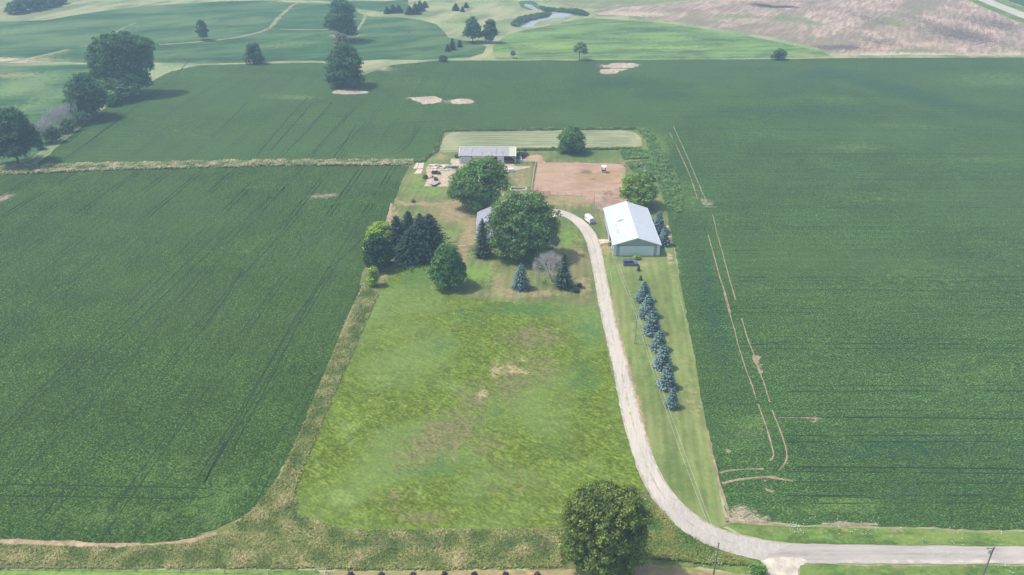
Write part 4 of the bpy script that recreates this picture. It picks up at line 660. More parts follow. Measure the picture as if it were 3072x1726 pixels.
scatter('tall_weeds', 'tall olive and tan weeds along the left field edge and the roadside ditch', [
    (pts(RO, [(915, 716), (952, 742), (896, 868), (862, 945), (800, 1085), (742, 1238), (748, 1300), (640, 1330), (560, 1345), (640, 1282), (705, 1200), (762, 1075), (810, 960), (870, 815)]), 24000),
    (pts(RO, [(-10, 1372), (300, 1380), (480, 1368), (640, 1320), (760, 1300), (860, 1336), (1400, 1334), (1420, 1425), (1100, 1434), (800, 1430), (-10, 1430)]), 26000)], 0, .26, GR, 5, .32)
scatter('tall_weeds', 'taller dark green weeds in the middle of the roadside ditch', [(pts(RO, [(860, 1368), (960, 1352), (1080, 1356), (1140, 1372), (1060, 1388), (960, 1384)]), 1300), (pts(RO, [(1170, 1362), (1300, 1352), (1410, 1362), (1400, 1384), (1260, 1382)]), 900)], 0, .3, [(84, 112, 56), (102, 128, 66), (122, 136, 76), (140, 134, 92)], 6, .3)
scatter('tall_weeds', 'weeds around the foot of the roadside tree and the inner bend', [(pts(RO, [(1600, 1262), (1640, 1262), (1700, 1330), (1800, 1390), (1900, 1425), (1760, 1418), (1640, 1405), (1600, 1340)]), 9000)], 0, .26, [(88, 116, 52), (112, 138, 64), (136, 148, 72), (160, 150, 92)], 8, .45)
scatter('field_edge_grass', 'strip of tan and green grass between the two left crop fields', [(pts(RO, [(0, 420), (300, 412), (700, 405), (1040, 405), (1030, 416), (700, 418), (300, 428), (0, 440)]), 16000)], 0, .6, [(120, 140, 84), (150, 160, 106), (184, 178, 138), (196, 186, 150)], 9, .6)
scatter('weed_patch', 'bright green weeds spreading into the crop behind the paddock', [(pts(RO, [(1600, 325), (1640, 330), (1665, 380), (1700, 440), (1720, 500), (1700, 560), (1665, 480), (1645, 420), (1630, 360)]), 1500), (pts(RO, [(1575, 410), (1640, 405), (1655, 440), (1600, 440)]), 1500), (pts(RO, [(1560, 380), (1625, 378), (1630, 400), (1570, 402)]), 1200)], 0, .45, [(86, 122, 62), (112, 146, 76), (132, 160, 90)], 10, .6)
scatter('field_edge_grass', 'line of darker grass between the yard, hay field and crops', [(pts(RO, [(1040, 408), (1090, 385), (1105, 345), (1118, 330), (1112, 345), (1104, 380), (1064, 410)]), 2500), (pts(RO, [(1118, 328), (1600, 322), (1600, 327), (1120, 332)]), 3500), (pts(RO, [(1300, 376), (1612, 373), (1612, 377), (1300, 380)]), 2500)], 0, .35, [(70, 100, 52), (96, 122, 66), (140, 146, 96)], 11, .55)
# marsh reeds beside the stream
scatter('reeds', 'dark reeds lining the pond bends', [(pts(RC, [(1480, 178), (1540, 125), (1620, 108), (1765, 92), (1745, 120), (1690, 132), (1600, 152), (1535, 192)]), 2500), (pts(RC, [(1680, 45), (1720, 60), (1960, 72), (2030, 100), (2010, 116), (1910, 96), (1800, 84), (1710, 80)]), 2500)], 0, .9, [(62, 94, 66), (84, 116, 80)], 12, 1.0)
# white flowering roadside weeds
def flowers(seed, spots):
    rng = np.random.default_rng(seed); P = []
    for (x, y, r, n) in spots:
        g = G(*RK(x, y)); P.append(np.column_stack([rng.normal(size=n) * r + g[0], rng.normal(size=n) * r + g[1], rng.uniform(.4, .7, n)]))
    P = np.concatenate(P); n = len(P); N = np.tile([0, 0, 1.0], (n, 1)) + rng.normal(size=(n, 3)) * .3; N /= np.linalg.norm(N, axis=1)[:, None]
    o = link('wildflowers', leaves_mesh('wildflowers', P, N, rng.uniform(.06, .13, n), np.tile([.75, .78, .7], (n, 1)), LEAF, rng, aspect=.9))
    props(o, 'white wildflowers dotted along the roadside grass', None, None, 'stuff')
flowers(1, [(1370, 325, .9, 60), (950, 490, .9, 40), (970, 480, .7, 20), (1560, 325, 2, 16), (1715, 345, 1.5, 20), (2220, 370, 2, 18), (2430, 370, 1, 14), (2480, 540, .8, 20), (1165, 550, .7, 30), (600, 175, .7, 16), (2100, 372, 3, 14), (1800, 340, 3, 16)])
# ------------------------------------------------------------------ BUILDINGS
def ribbed(name, c, per=.3, axis='x', rough=.45, metal=.2, str_=.5, stain=0.0, stc=(120, 110, 105), k=.95):
    t = NT(name); o = t.obj(); s = t.n('SeparateXYZ'); t.set(s.inputs[0], o)
    v = t.math('FRACT', t.math('MULTIPLY', s.outputs['XYZ'.index(axis.upper())], 1 / per)); h = t.ramp(t.math('ABSOLUTE', t.math('SUBTRACT', v, .5)), .36, .46)
    nz = t.noise(o, .4, 4); col = t.mix(t.ramp(nz, .3, .7), lin(c, k * .95), lin(c, k * 1.03))
    col = t.mix(t.math('MULTIPLY', h, .10), col, lin((90, 96, 100)))
    if stain:
        sv = t.mapping(o, 0, (1.6, .12, 1)); st = t.noise(sv, 1.1, 4, .65); col = t.mix(t.ramp(st, .48, .72, 0, stain), col, lin(stc))
        st2 = t.noise(o, .35, 5, .7); col = t.mix(t.ramp(st2, .5, .75, 0, stain * .6), col, lin(stc))
    t.bsdf(col, rough, .4, metal, t.bump(h, str_, .04)); return t.m
M = {}
M['roofw'] = ribbed('white_metal_roof', (204, 210, 216), .9, 'y', .5, 0, .5)
M['wallw'] = ribbed('pale_steel_siding', (226, 236, 240), .3, 'x', .5, 0, .6)
M['sage'] = ribbed('sage_steel_siding', (172, 188, 178), .3, 'x', .5, .1, .6)
M['wally'] = ribbed('pale_steel_side', (206, 214, 218), .3, 'y', .5, .1, .6)
M['trim'] = plain('white_trim', (232, 234, 236), .5, var=.03)
M['sky'] = plain('translucent_roof_panel', (232, 232, 226), .35, var=.06)
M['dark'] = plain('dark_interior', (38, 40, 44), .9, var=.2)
M['green'] = plain('grey_green_trim', (128, 142, 138), .6, var=.05)
M['rust'] = plain('rusty_vent', (150, 138, 132), .7, var=.2)
# barn, measured: x 32.95..47.85, y 232.3..262.8, eave 4.05, ridge 6.45
bx0, bx1, by0, by1 = -7.45, 7.45, 0.0, 30.0
barn = thing('metal_barn', (40.4, 232.4, 0), 'long white roofed metal barn with a wide sliding door in its pale front gable', 'barn')
EZ, RZ = 4.0, 6.42
for ya in (by0, by1 - .15): MB().prism([(bx0, 0), (bx1, 0), (bx1, EZ), (0, RZ - .06), (bx0, EZ)], ya, ya + .15, 'y').build('end_wall', M['sage'], barn)
m = MB(); m.box(bx1 - .15, bx1, by0 + .15, by1 - .15, 0, EZ)
m.box(bx0, bx0 + .15, by0 + .15, 6.2, 0, EZ); m.box(bx0, bx0 + .15, 6.2, 11.2, 3.6, EZ); m.box(bx0, bx0 + .15, 11.2, by1 - .15, 0, EZ)
m.build('side_wall', M['wally'], barn)
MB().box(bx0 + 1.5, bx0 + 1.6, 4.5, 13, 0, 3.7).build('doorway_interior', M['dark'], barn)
MB().box(bx0 + .1, bx1 - .1, .3, by1 - .3, .14, .16).build('barn_floor', concrete, barn)
sl_ = (RZ - EZ) / bx1; ov = .35
for sgn, nm in ((-1, 'roof'), (1, 'roof')):
    e = Vector((sgn * (bx1 + ov), 0, EZ - sl_ * ov + .12)); r = Vector((0, 0, RZ + .12))
    a = Vector((e.x, by0 - ov, e.z)); b = Vector((e.x, by1 + ov, e.z)); c = Vector((0, by1 + ov, r.z)); d = Vector((0, by0 - ov, r.z))
    rf = MB().slab((a, d, c, b) if sgn < 0 else (d, a, b, c), .07).build(nm, M['roofw'], barn)
    if sgn < 0:
        def onroof(x, y, w_, l_, dz=.085):
            z = lambda xx: RZ + .12 + sl_ * xx + dz
            return [(x, y, z(x)), (x + w_, y, z(x + w_)), (x + w_, y + l_, z(x + w_)), (x, y + l_, z(x))]
        for yy in (5.0, 7.0, 9.2, 11.0, 20.6, 22.8, 25.2, 27.2):
            if yy > 18: xo = -5.1
            else: xo = -5.0
            MB().slab(onroof(xo, yy, 2.5, .62), .02).build('skylight_panel', M['sky'], rf)
        MB().slab(onroof(-4.5, 15.6, 1.9, .9), .03).build('roof_stain', M['rust'], rf)
        for yy in (7.2, 8.9, 13): MB().tube((-5.4, yy, EZ + .6), (-5.4, yy, EZ + 1.25), .09, .09, 8).build('roof_vent', M['rust'], rf)
MB().prism([(-.32, RZ + .13), (.32, RZ + .13), (0, RZ + .29)], by0 - ov, by1 + ov, 'y').build('ridge_cap', M['trim'], barn)
m = MB()
for sgn in (-1, 1):
    m.slab([(sgn * (bx1 + ov), by0 - ov - .06, EZ - sl_ * ov - .03), (0, by0 - ov - .06, RZ - .03), (0, by0 - ov - .06, RZ + .17), (sgn * (bx1 + ov), by0 - ov - .06, EZ - sl_ * ov + .17)], .05)
    m.box(sgn * (bx1 + ov + .05) - .05, sgn * (bx1 + ov + .05) + .05, by0 - ov, by1 + ov, EZ - sl_ * ov - .05, EZ - sl_ * ov + .2)
m.build('eave_trim', M['trim'], barn)
for x0_, x1_ in ((-5.55, 0), (0.02, 5.55)):
    d = MB().box(x0_, x1_, -.16, -.04, .12, 3.72).build('sliding_door', M['wallw'], barn)
for x0_, x1_ in ((-7.4, -6.55), (6.55, 7.4)): MB().box(x0_, x1_, -.07, -.02, .15, 3.85).build('wall_panel', M['wallw'], barn)
MB().box(-6.6, 6.6, -.22, -.02, 3.72, 3.86).build('door_track', M['green'], barn)
MB().box(bx0 - .05, bx1 + .05, -.06, 0, 0, .14).build('base_trim', M['green'], barn)
for x in (bx0, bx1): MB().box(x - .07, x + .07, -.07, .07, 0.14, EZ - .05).build('corner_trim', M['trim'], barn)
MB().box(bx0 - .2, bx0 - .1, 11.2, 15.2, .1, 3.7).build('side_sliding_door', M['wally'], barn)
dd = MB().box(bx0 - .06, bx0 - .0, 2.4, 3.4, .1, 2.2).build('side_door', M['green'], barn); MB().box(bx0 - .12, bx0 - .06, 2.5, 2.58, 1.0, 1.15).build('handle', M['dark'], dd)
MB().box(bx0 - .1, bx0, 1.0, 1.5, 1.2, 1.9).build('meter_box', M['rust'], barn)
# long open-fronted shed: x -22.1..1.4 front y 320.2
M['roofg'] = ribbed('stained_shed_roof', (178, 176, 178), .8, 'x', .7, .05, .5, .75, (116, 112, 114), k=.9)
M['roofy'] = ribbed('yellowed_roof_panel', (206, 204, 176), .8, 'x', .6, .05, .5, .2, (150, 150, 120))
M['shedw'] = ribbed('bluish_white_siding', (206, 212, 222), .3, 'x', .5, .1, .4)
M['red'] = plain('faded_red_board', (142, 100, 96), .85, var=.15)
shed = thing('open_shed', (-22.1, 320.2, 0), 'long low white shed with a stained grey roof and open bays', 'shed')
SW, SD, FZ, BZ = 23.5, 8.0, 3.35, 4.2
m = MB(); m.box(0, SW, SD - .12, SD, 0, BZ); m.prism([(0, 0), (SD, 0), (SD, BZ), (0, FZ)], 0, .12); m.prism([(0, 0), (SD, 0), (SD, BZ), (0, FZ)], SW - .12, SW)
m.build('wall', M['shedw'], shed)
rf = MB().slab([(-.15, -.35, FZ + .03), (20.9, -.35, FZ + .03), (20.9, SD + .2, BZ + .08), (-.15, SD + .2, BZ + .08)], .08).build('roof', M['roofg'], shed)
MB().slab([(20.9, -.35, FZ + .03), (SW + .15, -.35, FZ + .03), (SW + .15, SD + .2, BZ + .08), (20.9, SD + .2, BZ + .08)], .08).build('roof_patch', M['roofy'], rf)
m = MB(); m.box(-.3, SW + .3, SD + .2, SD + .5, BZ - .1, BZ + .32)
for x in (-.32, SW + .12): m.slab([(x, -.4, FZ - .1), (x + .22, -.4, FZ - .1), (x + .22, SD + .2, BZ - .05), (x, SD + .2, BZ - .05)], .34)
m.build('roof_trim', M['trim'], shed)
MB().box(.12, SW - .12, .02, .12, FZ - .42, FZ).build('header_beam', M['red'], shed)
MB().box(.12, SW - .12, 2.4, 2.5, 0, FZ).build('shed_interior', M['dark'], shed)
for a, b in ((.2, 2.72), (2.76, 5.3)):
    d = MB().prism([(a, .1), (b, .1), (b, 2.45 if b > 4 else 3.0), (b - (.7 if b > 4 else 0), 3.05), (a + (.7 if a < 1 else 0), 3.05), (a, 2.45 if a < 1 else 3.05)], -.12, -.03, 'y').build('shed_door', M['shedw'], shed)
for a, b in ((5.4, 9.4), (9.45, 12.9), (15.9, 18.5)): MB().box(a, b, -.1, -.02, .1, FZ - .05 if a < 15 else FZ - .02).build('front_panel', M['shedw'], shed)
for x in (0, 18.5, SW - .2): MB().box(x, x + .2, -.08, .1, 0, FZ - .02).build('bay_post', M['trim'], shed)
MB().slab([(SW - .3, -.09, 1.9), (SW - .1, -.09, 1.9), (SW - 1.6, -.09, FZ - .05), (SW - 1.9, -.09, FZ - .05)], -.06).build('bay_brace', M['trim'], shed)
m = MB()
for z in (.5, .9, 1.25): m.box(18.75, SW - .25, -.02, .03, z, z + .08)
m.build('bay_rail', M['rust'], shed)
# house mostly behind the trees
M['shingle'] = plain('grey_shingles', (150, 152, 160), .85, var=.12, scale=1.2)
M['siding'] = ribbed('white_lap_siding', (206, 208, 210), .22, 'z', .6, 0, .5)
M['glass'] = plain('window_glass', (48, 58, 68), .12, var=.1, spec=.6)
M['wood'] = plain('weathered_wood', (150, 138, 122), .85, var=.2, scale=3); M['wooddk'] = plain('dark_fence_wood', (104, 86, 78), .85, var=.2)
house = thing('farmhouse', (0, 240, 0), 'single storey white house with grey shingle roof mostly hidden behind the largest tree', 'house')
def gable(x0, x1, y0, y1, ez, rz, along='x', part=''):
    m = MB(); m.box(x0, x1, y0, y1, 0, ez)
    if along == 'x':
        yc = (y0 + y1) / 2; m.prism([(y0, ez), (y1, ez), (yc, rz)], x0, x1)
        s = (rz - ez) / (yc - y0); o_ = .45
        R_ = [[(x0 - o_, y0 - o_, ez - s * o_ + .06), (x1 + o_, y0 - o_, ez - s * o_ + .06), (x1 + o_, yc, rz + .06), (x0 - o_, yc, rz + .06)], [(x0 - o_, yc, rz + .06), (x1 + o_, yc, rz + .06), (x1 + o_, y1 + o_, ez - s * o_ + .06), (x0 - o_, y1 + o_, ez - s * o_ + .06)]]
    else:
        xc = (x0 + x1) / 2; m.prism([(x0, ez), (x1, ez), (xc, rz)], y0, y1, 'y')
        s = (rz - ez) / (xc - x0); o_ = .45
        R_ = [[(x0 - o_, y0 - o_, ez - s * o_ + .06), (xc, y0 - o_, rz + .06), (xc, y1 + o_, rz + .06), (x0 - o_, y1 + o_, ez - s * o_ + .06)], [(xc, y0 - o_, rz + .06), (x1 + o_, y0 - o_, ez - s * o_ + .06), (x1 + o_, y1 + o_, ez - s * o_ + .06), (xc, y1 + o_, rz + .06)]]
    m.build('wall', M['siding'], house)
    for q in R_: r = MB().slab(q, .12).build('roof', M['shingle'], house)
    return r
gable(-11.6, 13.0, 0, 9.0, 3.0, 5.3, 'x'); rr = gable(-11.9, -3.0, 9.6, 21, 3.0, 5.0, 'y')
MB().box(-2, -1.2, 4.1, 4.9, 4.6, 6.2).build('chimney', M['red'], rr)
MB().box(-12.1, -2.6, -.62, -.46, 2.66, 2.84).build('gutter', M['trim'], house)
for x in (-9, -5.5, -1.5, 3, 7, 11): 
    wn = MB().box(x, x + 1.3, -.06, -.01, 1.2, 2.4).build('window', M['trim'], house); MB().box(x + .1, x + 1.2, -.1, -.06, 1.3, 2.3).build('pane', M['glass'], wn)
MB().box(13.0, 13.06, 5.2, 6.2, .3, 2.3).build('door', M['green'], house)
dk_ = MB().box(9.8, 13.4, -3.0, -.12, .7, .82).build('deck', M['wood'], house)
m = MB()
for x in (9.9, 11.6, 13.3):
    for y in (-2.9,): m.box(x - .05, x + .05, y, y + .1, 0, 1.75)
m.box(9.9, 13.3, -2.9, -2.84, 1.65, 1.75); m.box(9.9, 13.3, -2.9, -2.84, 1.25, 1.31); m.build('railing', M['wooddk'], dk_)
m = MB()
for i in range(4): m.box(13.4 + i * .3, 13.7 + i * .3, -2.2, -.9, 0, .66 - i * .16)
m.build('step', M['wood'], dk_)
# ------------------------------------------------------------------ VEHICLES
paint_b = plain('dark_blue_car_paint', (104, 120, 160), .25, .3, var=.04, spec=.6); paint_k = plain('black_blue_car_paint', (38, 48, 66), .22, .3, var=.04, spec=.6)
paint_w = plain('white_enamel', (238, 240, 242), .35, var=.02); tyre = plain('tyre_rubber', (30, 30, 32), .9); rim = plain('wheel_alloy', (150, 154, 160), .35, .7)
lampm = plain('headlight_glass', (230, 234, 238), .15, spec=.6); redl = plain('tail_light', (150, 30, 30), .3); greyd = plain('grey_door_panel', (186, 192, 200), .5, var=.05)
def wheels(o, xs, hw, r=.36, wd=.24):
    for x in xs:
        for s in (-1, 1):
            y = s * (hw - .02)
            wv = MB().tube((x, y - wd / 2, r), (x, y + wd / 2, r), r, r, 20).build('tyre' if False else 'wheel', tyre, o)
            MB().tube((x, y + s * wd * .5, r), (x, y + s * (wd * .5 + .02), r), r * .62, r * .55, 14).build('rim', rim, wv)
def car(name, loc, rz, label, paint, L=4.75, W=1.88, Ht=1.78, suv=True, group=None, rack=True, open_door=False):
    o = thing(name, (*loc, 0), label, 'car', group, rz); h = L / 2; hw = W / 2
    body = [(-h, .38), (-h + .05, .9), (-h + .1, 1.08), (h - 1.25, 1.06), (h - .2, .98), (h, .8), (h, .4), (h - .3, .3), (-h + .2, .3)]
    b = MB(); b.prism(body, -hw, hw, 'y'); b.build('body', paint, o, bev=.05)
    rr_ = -h + .12 if suv else -h + .55
    cab = [(rr_, 1.0), (rr_ + (.18 if suv else .5), Ht - .1), (rr_ + (.4 if suv else 1.0), Ht), (h - 2.25, Ht), (h - 2.0, Ht - .06), (h - 1.25, 1.0)]
    gl = MB(); n = len(cab); V = []
    for x, z in cab: f = (z - 1.0) / (Ht - 1.0); V.append((x, -(hw - .06) + f * .17, z))
    for x, z in cab: f = (z - 1.0) / (Ht - 1.0); V.append((x, (hw - .06) - f * .17, z))
    gl.add(V, [(i, (i + 1) % n, n + (i + 1) % n, n + i) for i in range(n)] + [tuple(range(n))[::-1], tuple(range(n, 2 * n))]); gl.build('windows', M['glass'], o)
    MB().box(rr_ + (.25 if suv else .75), h - 2.1, -hw + .2, hw - .2, Ht - .02, Ht + .05).build('roof_panel', paint, o, bev=.02)
    for s in (-1, 1):
        for x in (rr_ + .14, (rr_ + h - 1.9) / 2 - .1, h - 2.0):
            MB().slab([(x, s * (hw - .05), 1.02), (x + .14, s * (hw - .05), 1.02), (x + .14 + (.0 if x < h - 2.1 else -.25), s * (hw - .19), Ht - .02), (x + (.0 if x < h - 2.1 else -.25), s * (hw - .19), Ht - .02)], .03 * -s).build('pillar', paint, o)
    if rack:
        rk = MB()
        for s in (-1, 1): rk.tube((rr_ + .4, s * (hw - .3), Ht + .13), (h - 2.3, s * (hw - .3), Ht + .13), .025)
        for x in (rr_ + .7, h - 2.7): rk.tube((x, -hw + .3, Ht + .13), (x, hw - .3, Ht + .13), .02)
        rk.build('roof_rack', tyre, o)
    for s in (-1, 1):
        MB().box(h - .12, h + .02, s * (hw - .3) - .18, s * (hw - .3) + .18, .68, .86).build('headlight', lampm, o)
        MB().box(-h - .02, -h + .06, s * (hw - .22) - .13, s * (hw - .22) + .13, .78, 1.0).build('taillight', redl, o)
        MB().box(h - 1.65, h - 1.5, s * (hw + .1) - .1, s * (hw + .1) + .1, 1.02, 1.16).build('mirror', paint, o)
    MB().box(h - .06, h + .06, -hw + .1, hw - .1, .36, .58).build('bumper', tyre, o)
    if open_door: MB().slab([(h - 1.7, hw, .45), (h - 2.3, hw + .75, .45), (h - 2.3, hw + .7, 1.7), (h - 1.75, hw, 1.6)], .06).build('open_door', paint, o)
    wheels(o, (-h + .95, h - .95), hw); return o
car('parked_car', (37.65, 225.8), 0, 'dark blue estate car with a roof rack parked on grass before the barn', paint_b, open_door=True)
car('parked_car', (-7.2, 265.2), math.radians(180), 'dark blue black car half under the tree, the one farther from the spruce', paint_k, Ht=1.55, suv=False, rack=False, group='dark cars parked side by side by the house')
car('parked_car', (-6.9, 262.2), math.radians(180), 'dark car parked nearer the house roof, beside a second dark car', paint_k, Ht=1.5, suv=False, rack=False, group='dark cars parked side by side by the house')
# horse trailer
a = Vector(G(1768.7, 674.5)); b = Vector(G(1783.7, 672.6)); fr = Vector(G(1755.2, 660))
ang = math.radians(110)
tr = thing('horse_trailer', (a.x + .5, a.y + 2.6, 0), 'white horse trailer with three small side windows beside the driveway', 'trailer', None, ang)
tr.location = ((a.x + b.x) / 2 + math.cos(ang) * 2.3, (a.y + b.y) / 2 + math.sin(ang) * 2.3, 0)
prof = [(-.95, .42), (.95, .42), (.98, 1.9), (.8, 2.2), (.45, 2.34), (-.45, 2.34), (-.8, 2.2), (-.98, 1.9)]
m = MB(); n = len(prof); V = []
for x, s in ((-2.3, 1), (1.9, 1), (2.4, .82)):
    for y, z in prof: V.append((x, y * s, .42 + (z - .42) * (1 if s == 1 else .93)))
Fc = []
for k_ in range(2): Fc += [(k_ * n + i, k_ * n + (i + 1) % n, (k_ + 1) * n + (i + 1) % n, (k_ + 1) * n + i) for i in range(n)]
Fc += [tuple(range(n))[::-1], tuple(range(2 * n, 3 * n))]
m.add(V, Fc).build('body', paint_w, tr)
for s in (-1, 1): MB().box(-2.36, -2.3, .03 if s > 0 else -.88, .88 if s > 0 else -.03, .5, 2.05).build('rear_door', greyd, tr)
for s in (-1, 1):
    for x in (-1.1, -.1, .9): MB().box(x, x + .5, s * .985 - .02, s * .985 + .02, 1.35, 1.72).build('window', M['glass'], tr)
    MB().box(-1.2, .7, s * 1.06 - .12, s * 1.06 + .12, .72, .8).build('fender', paint_w, tr)
wheels(tr, (-.7, .2), 1.02, .33, .2)
MB().tube((2.3, .6, .5), (3.5, 0, .5), .05).tube((2.3, -.6, .5), (3.5, 0, .5), .05).tube((3.3, 0, .02), (3.3, 0, .6), .04).build('hitch', rim, tr)
# roofed hay feeder in the corral
g = G(*RF(1345, 612)); fd = thing('hay_feeder', (g[0], g[1], 0), 'small roofed livestock feeder standing in the dirt paddock', 'feeder')
MB().slab([(-1.0, -.7, 2.55), (1.0, -.7, 2.55), (1.0, 1.3, 2.85), (-1.0, 1.3, 2.85)], .06).build('roof', M['trim'], fd)
m = MB()
for x in (-.75, .75):
    for y in (-.3, 1.0): m.box(x - .06, x + .06, y - .06, y + .06, 0, 2.6)
m.build('post', M['wooddk'], fd)
m = MB(); m.prism([(-.4, .1), (1.1, .1), (1.1, .9), (.9, .95), (.9, .3), (-.2, .3), (-.2, .85), (-.4, .9)], -.8, .8); m.build('trough', greyd, fd)
MB().prism([(-.15, .32), (.85, .32), (.6, 1.0), (.1, 1.05)], -.7, .7).build('hay', M['dark'], fd)
# ------------------------------------------------------------------ POLES AND WIRES
polem = plain('weathered_pole', (176, 168, 158), .85, var=.12, scale=2); poled = plain('grey_pole', (128, 122, 116), .85, var=.12, scale=2)
gl_m = plain('transformer_grey', (176, 182, 188), .45, var=.05)
def pole(x, y, h, label, mat, arms=False, lamp=False, lean=(0, 0)):
    o = thing('utility_pole', (x, y, 0), label, 'pole', None)
    MB().tube((0, 0, 0), (lean[0], lean[1], h), .17, .11, 10).build('shaft', mat, o)
    if lamp: MB().tube((0, 0, h - .2), (.7, -.2, h + .15), .04).box(.55, .95, -.32, -.08, h + .08, h + .22).build('yard_light', gl_m, o)
    if arms:
        MB().box(-1.2, .2, -.06, .06, h - .5, h - .38).build('crossarm', M['wood'], o)
        for q in (-1.1, -.55, .0): MB().tube((q, 0, h - .38), (q, 0, h - .15), .05, .04, 8).build('insulator', gl_m, o)
        MB().tube((-.45, 0, h - 1.6), (-.45, 0, h - .8), .2, .2, 14).build('transformer', gl_m, o)
    else:
        MB().tube((-.12, 0, h - .25), (-.3, 0, h - .15), .04, .04, 6).build('insulator', gl_m, o)
    return o
pole(29.3, 263.8, 9.9, 'wooden utility pole with a yard light behind the horse trailer', polem, lamp=True)
pole(32.7, 179.5, 9.8, 'pale utility pole on the mown strip beside the spruce row', polem)
pole(35.75, 99.67, 10.5, 'grey utility pole at the inner side of the road bend', poled)
pole(82.82, 98.76, 10.5, 'roadside utility pole with insulators and transformer at the right', poled, arms=True)
wm = plain('wire_metal', (206, 206, 200), .5)
def wire(a, b, sag, label):
    m = MB(); p = Vector(a); q = Vector(b); N_ = 18; pr = None
    for i in range(N_ + 1):
        t = i / N_; c = p.lerp(q, t) - Vector((0, 0, sag * 4 * t * (1 - t)))
        if pr is not None: m.tube(pr, c, .018, .018, 5)
        pr = c
    o = m.build('power_line', wm); props(o, label, 'wire', 'power lines running from pole to pole'); return o
wire((29.3, 263.8, 9.7), (32.7, 179.5, 9.7), 1.3, 'right hand power line from the barnyard pole to the spruce row pole')
wire((28.9, 263.8, 9.4), (32.3, 179.5, 9.3), 1.8, 'left hand power line from the barnyard pole to the spruce row pole')
wire((32.7, 179.5, 9.7), (35.75, 99.67, 10.3), 1.3, 'right hand power line from the spruce row pole to the road pole')
wire((32.3, 179.5, 9.3), (35.4, 99.67, 9.9), 2.0, 'left hand power line from the spruce row pole to the road pole')
wire((35.75, 99.67, 10.4), (82.0, 98.76, 10.4), 1.1, 'power line along the road between the two roadside poles')
# ------------------------------------------------------------------ FENCES
def fence(label, P, sp, h, rails, mat, rr=.05, pr=.07, name='fence', cat='fence', top=True):
    o = thing(name, (P[0][0], P[0][1], 0), label, cat); L = [Vector((p[0] - P[0][0], p[1] - P[0][1])) for p in P]; rm = MB(); k = 0
    for a, b in zip(L, L[1:]):
        n = max(1, round((b - a).length / sp))
        for i in range(n + (1 if b is L[-1] else 0)):
            p = a.lerp(b, i / n); MB().box(p.x - pr, p.x + pr, p.y - pr, p.y + pr, 0, h).build('post', mat, o)
        for z in rails: rm.tube((a.x, a.y, z * h), (b.x, b.y, z * h), rr, rr, 6)
    rm.build('rail' if rr > .02 else 'wire', mat, o); return o
fence('pale board fence along the left side of the dirt paddock', pts(RE, [(2048, 338), (2020, 500), (1995, 660), (1975, 840)]), 2.4, 1.35, (.35, .65, .95), plain('pale_fence_wood', (196, 190, 174), .85, var=.1), .06)
fence('brown board gate fence at the front of the dirt paddock', pts(RE, [(2050, 885), (2180, 885), (2290, 888)]), 3.2, 1.5, (.25, .5, .72, .95), M['wooddk'], .06, .09)
fence('thin wire fence along the front of the paddock down to the barn', pts(RF, [(515, 955), (760, 962), (1000, 968), (1120, 1060), (1230, 1170), (1345, 1225)]), 3.6, 1.3, (.4, .7, .95), M['rust'], .012, .035)
fence('white pipe gate and rail at the right end of the long shed', pts(RE, [(1700, 335), (1790, 335), (1880, 335), (2050, 335)]), 3.0, 1.4, (.3, .55, .8, .98), M['trim'], .05, .06, 'pipe_gate', 'gate')
fence('pipe gate running back from the shed corner', pts(RE, [(1700, 268), (1790, 275), (1800, 330)]), 3.0, 1.4, (.3, .55, .8, .98), M['trim'], .05, .06, 'pipe_gate', 'gate')
fence('wire fence along the back of the dirt paddock', pts(RF, [(460, 455), (800, 458), (1200, 462), (1660, 470)]), 4.0, 1.2, (.4, .7, .95), M['rust'], .012, .04)
fence('long wire fence between the weedy ditch and the mown grass at the bottom left', pts(RL, [(-300, 660), (0, 661), (440, 665), (658, 670), (875, 674), (1300, 680)]), 7.0, 1.1, (.35, .65, .95), polem, .012, .06)
fence('short barred gate panel by the paddock gap', pts(RF, [(470, 450), (525, 452)]), .6, 1.3, (.3, .6, .9), M['wooddk'], .04, .04, 'gate_panel', 'gate')
# wooden frame and ladder at the bottom edge
g0 = G(*RL(1525, 672)); g1 = G(*RL(1578, 672)); fm = thing('wooden_frame', (g0[0], g0[1], 0), 'pale wooden rail on posts at the bottom edge of the ditch', 'fence')
wl = g1[0] - g0[0]; MB().box(0, wl, -.06, .06, .95, 1.07).build('rail', polem, fm)
for x in (.03, wl - .1): MB().box(x - .06, x + .06, -.05, .05, 0, .95).build('post', polem, fm)
MB().slab([(wl - .06, -.1, 1.0), (wl + .06, -.1, 1.0), (wl - .1, -2.2, .9), (wl - .25, -2.2, .9)], .1).build('brace', polem, fm)
g0 = G(*RL(1604, 684)); ld = thing('ladder', (g0[0], g0[1] - .6, 0), 'old wooden ladder leaning upright beside the pale wooden rail', 'ladder')
m = MB()
for x in (-.2, .2): m.tube((x, 0, 0), (x + .1, .25, 1.5), .035, .035, 6)
m.build('side_rail', polem, ld); m = MB()
for i in range(6): z = .15 + i * .24; m.tube((-.2 + z * .066, z * .166, z), (.2 + z * .066, z * .166, z), .028, .028, 6)
m.build('rung', polem, ld)
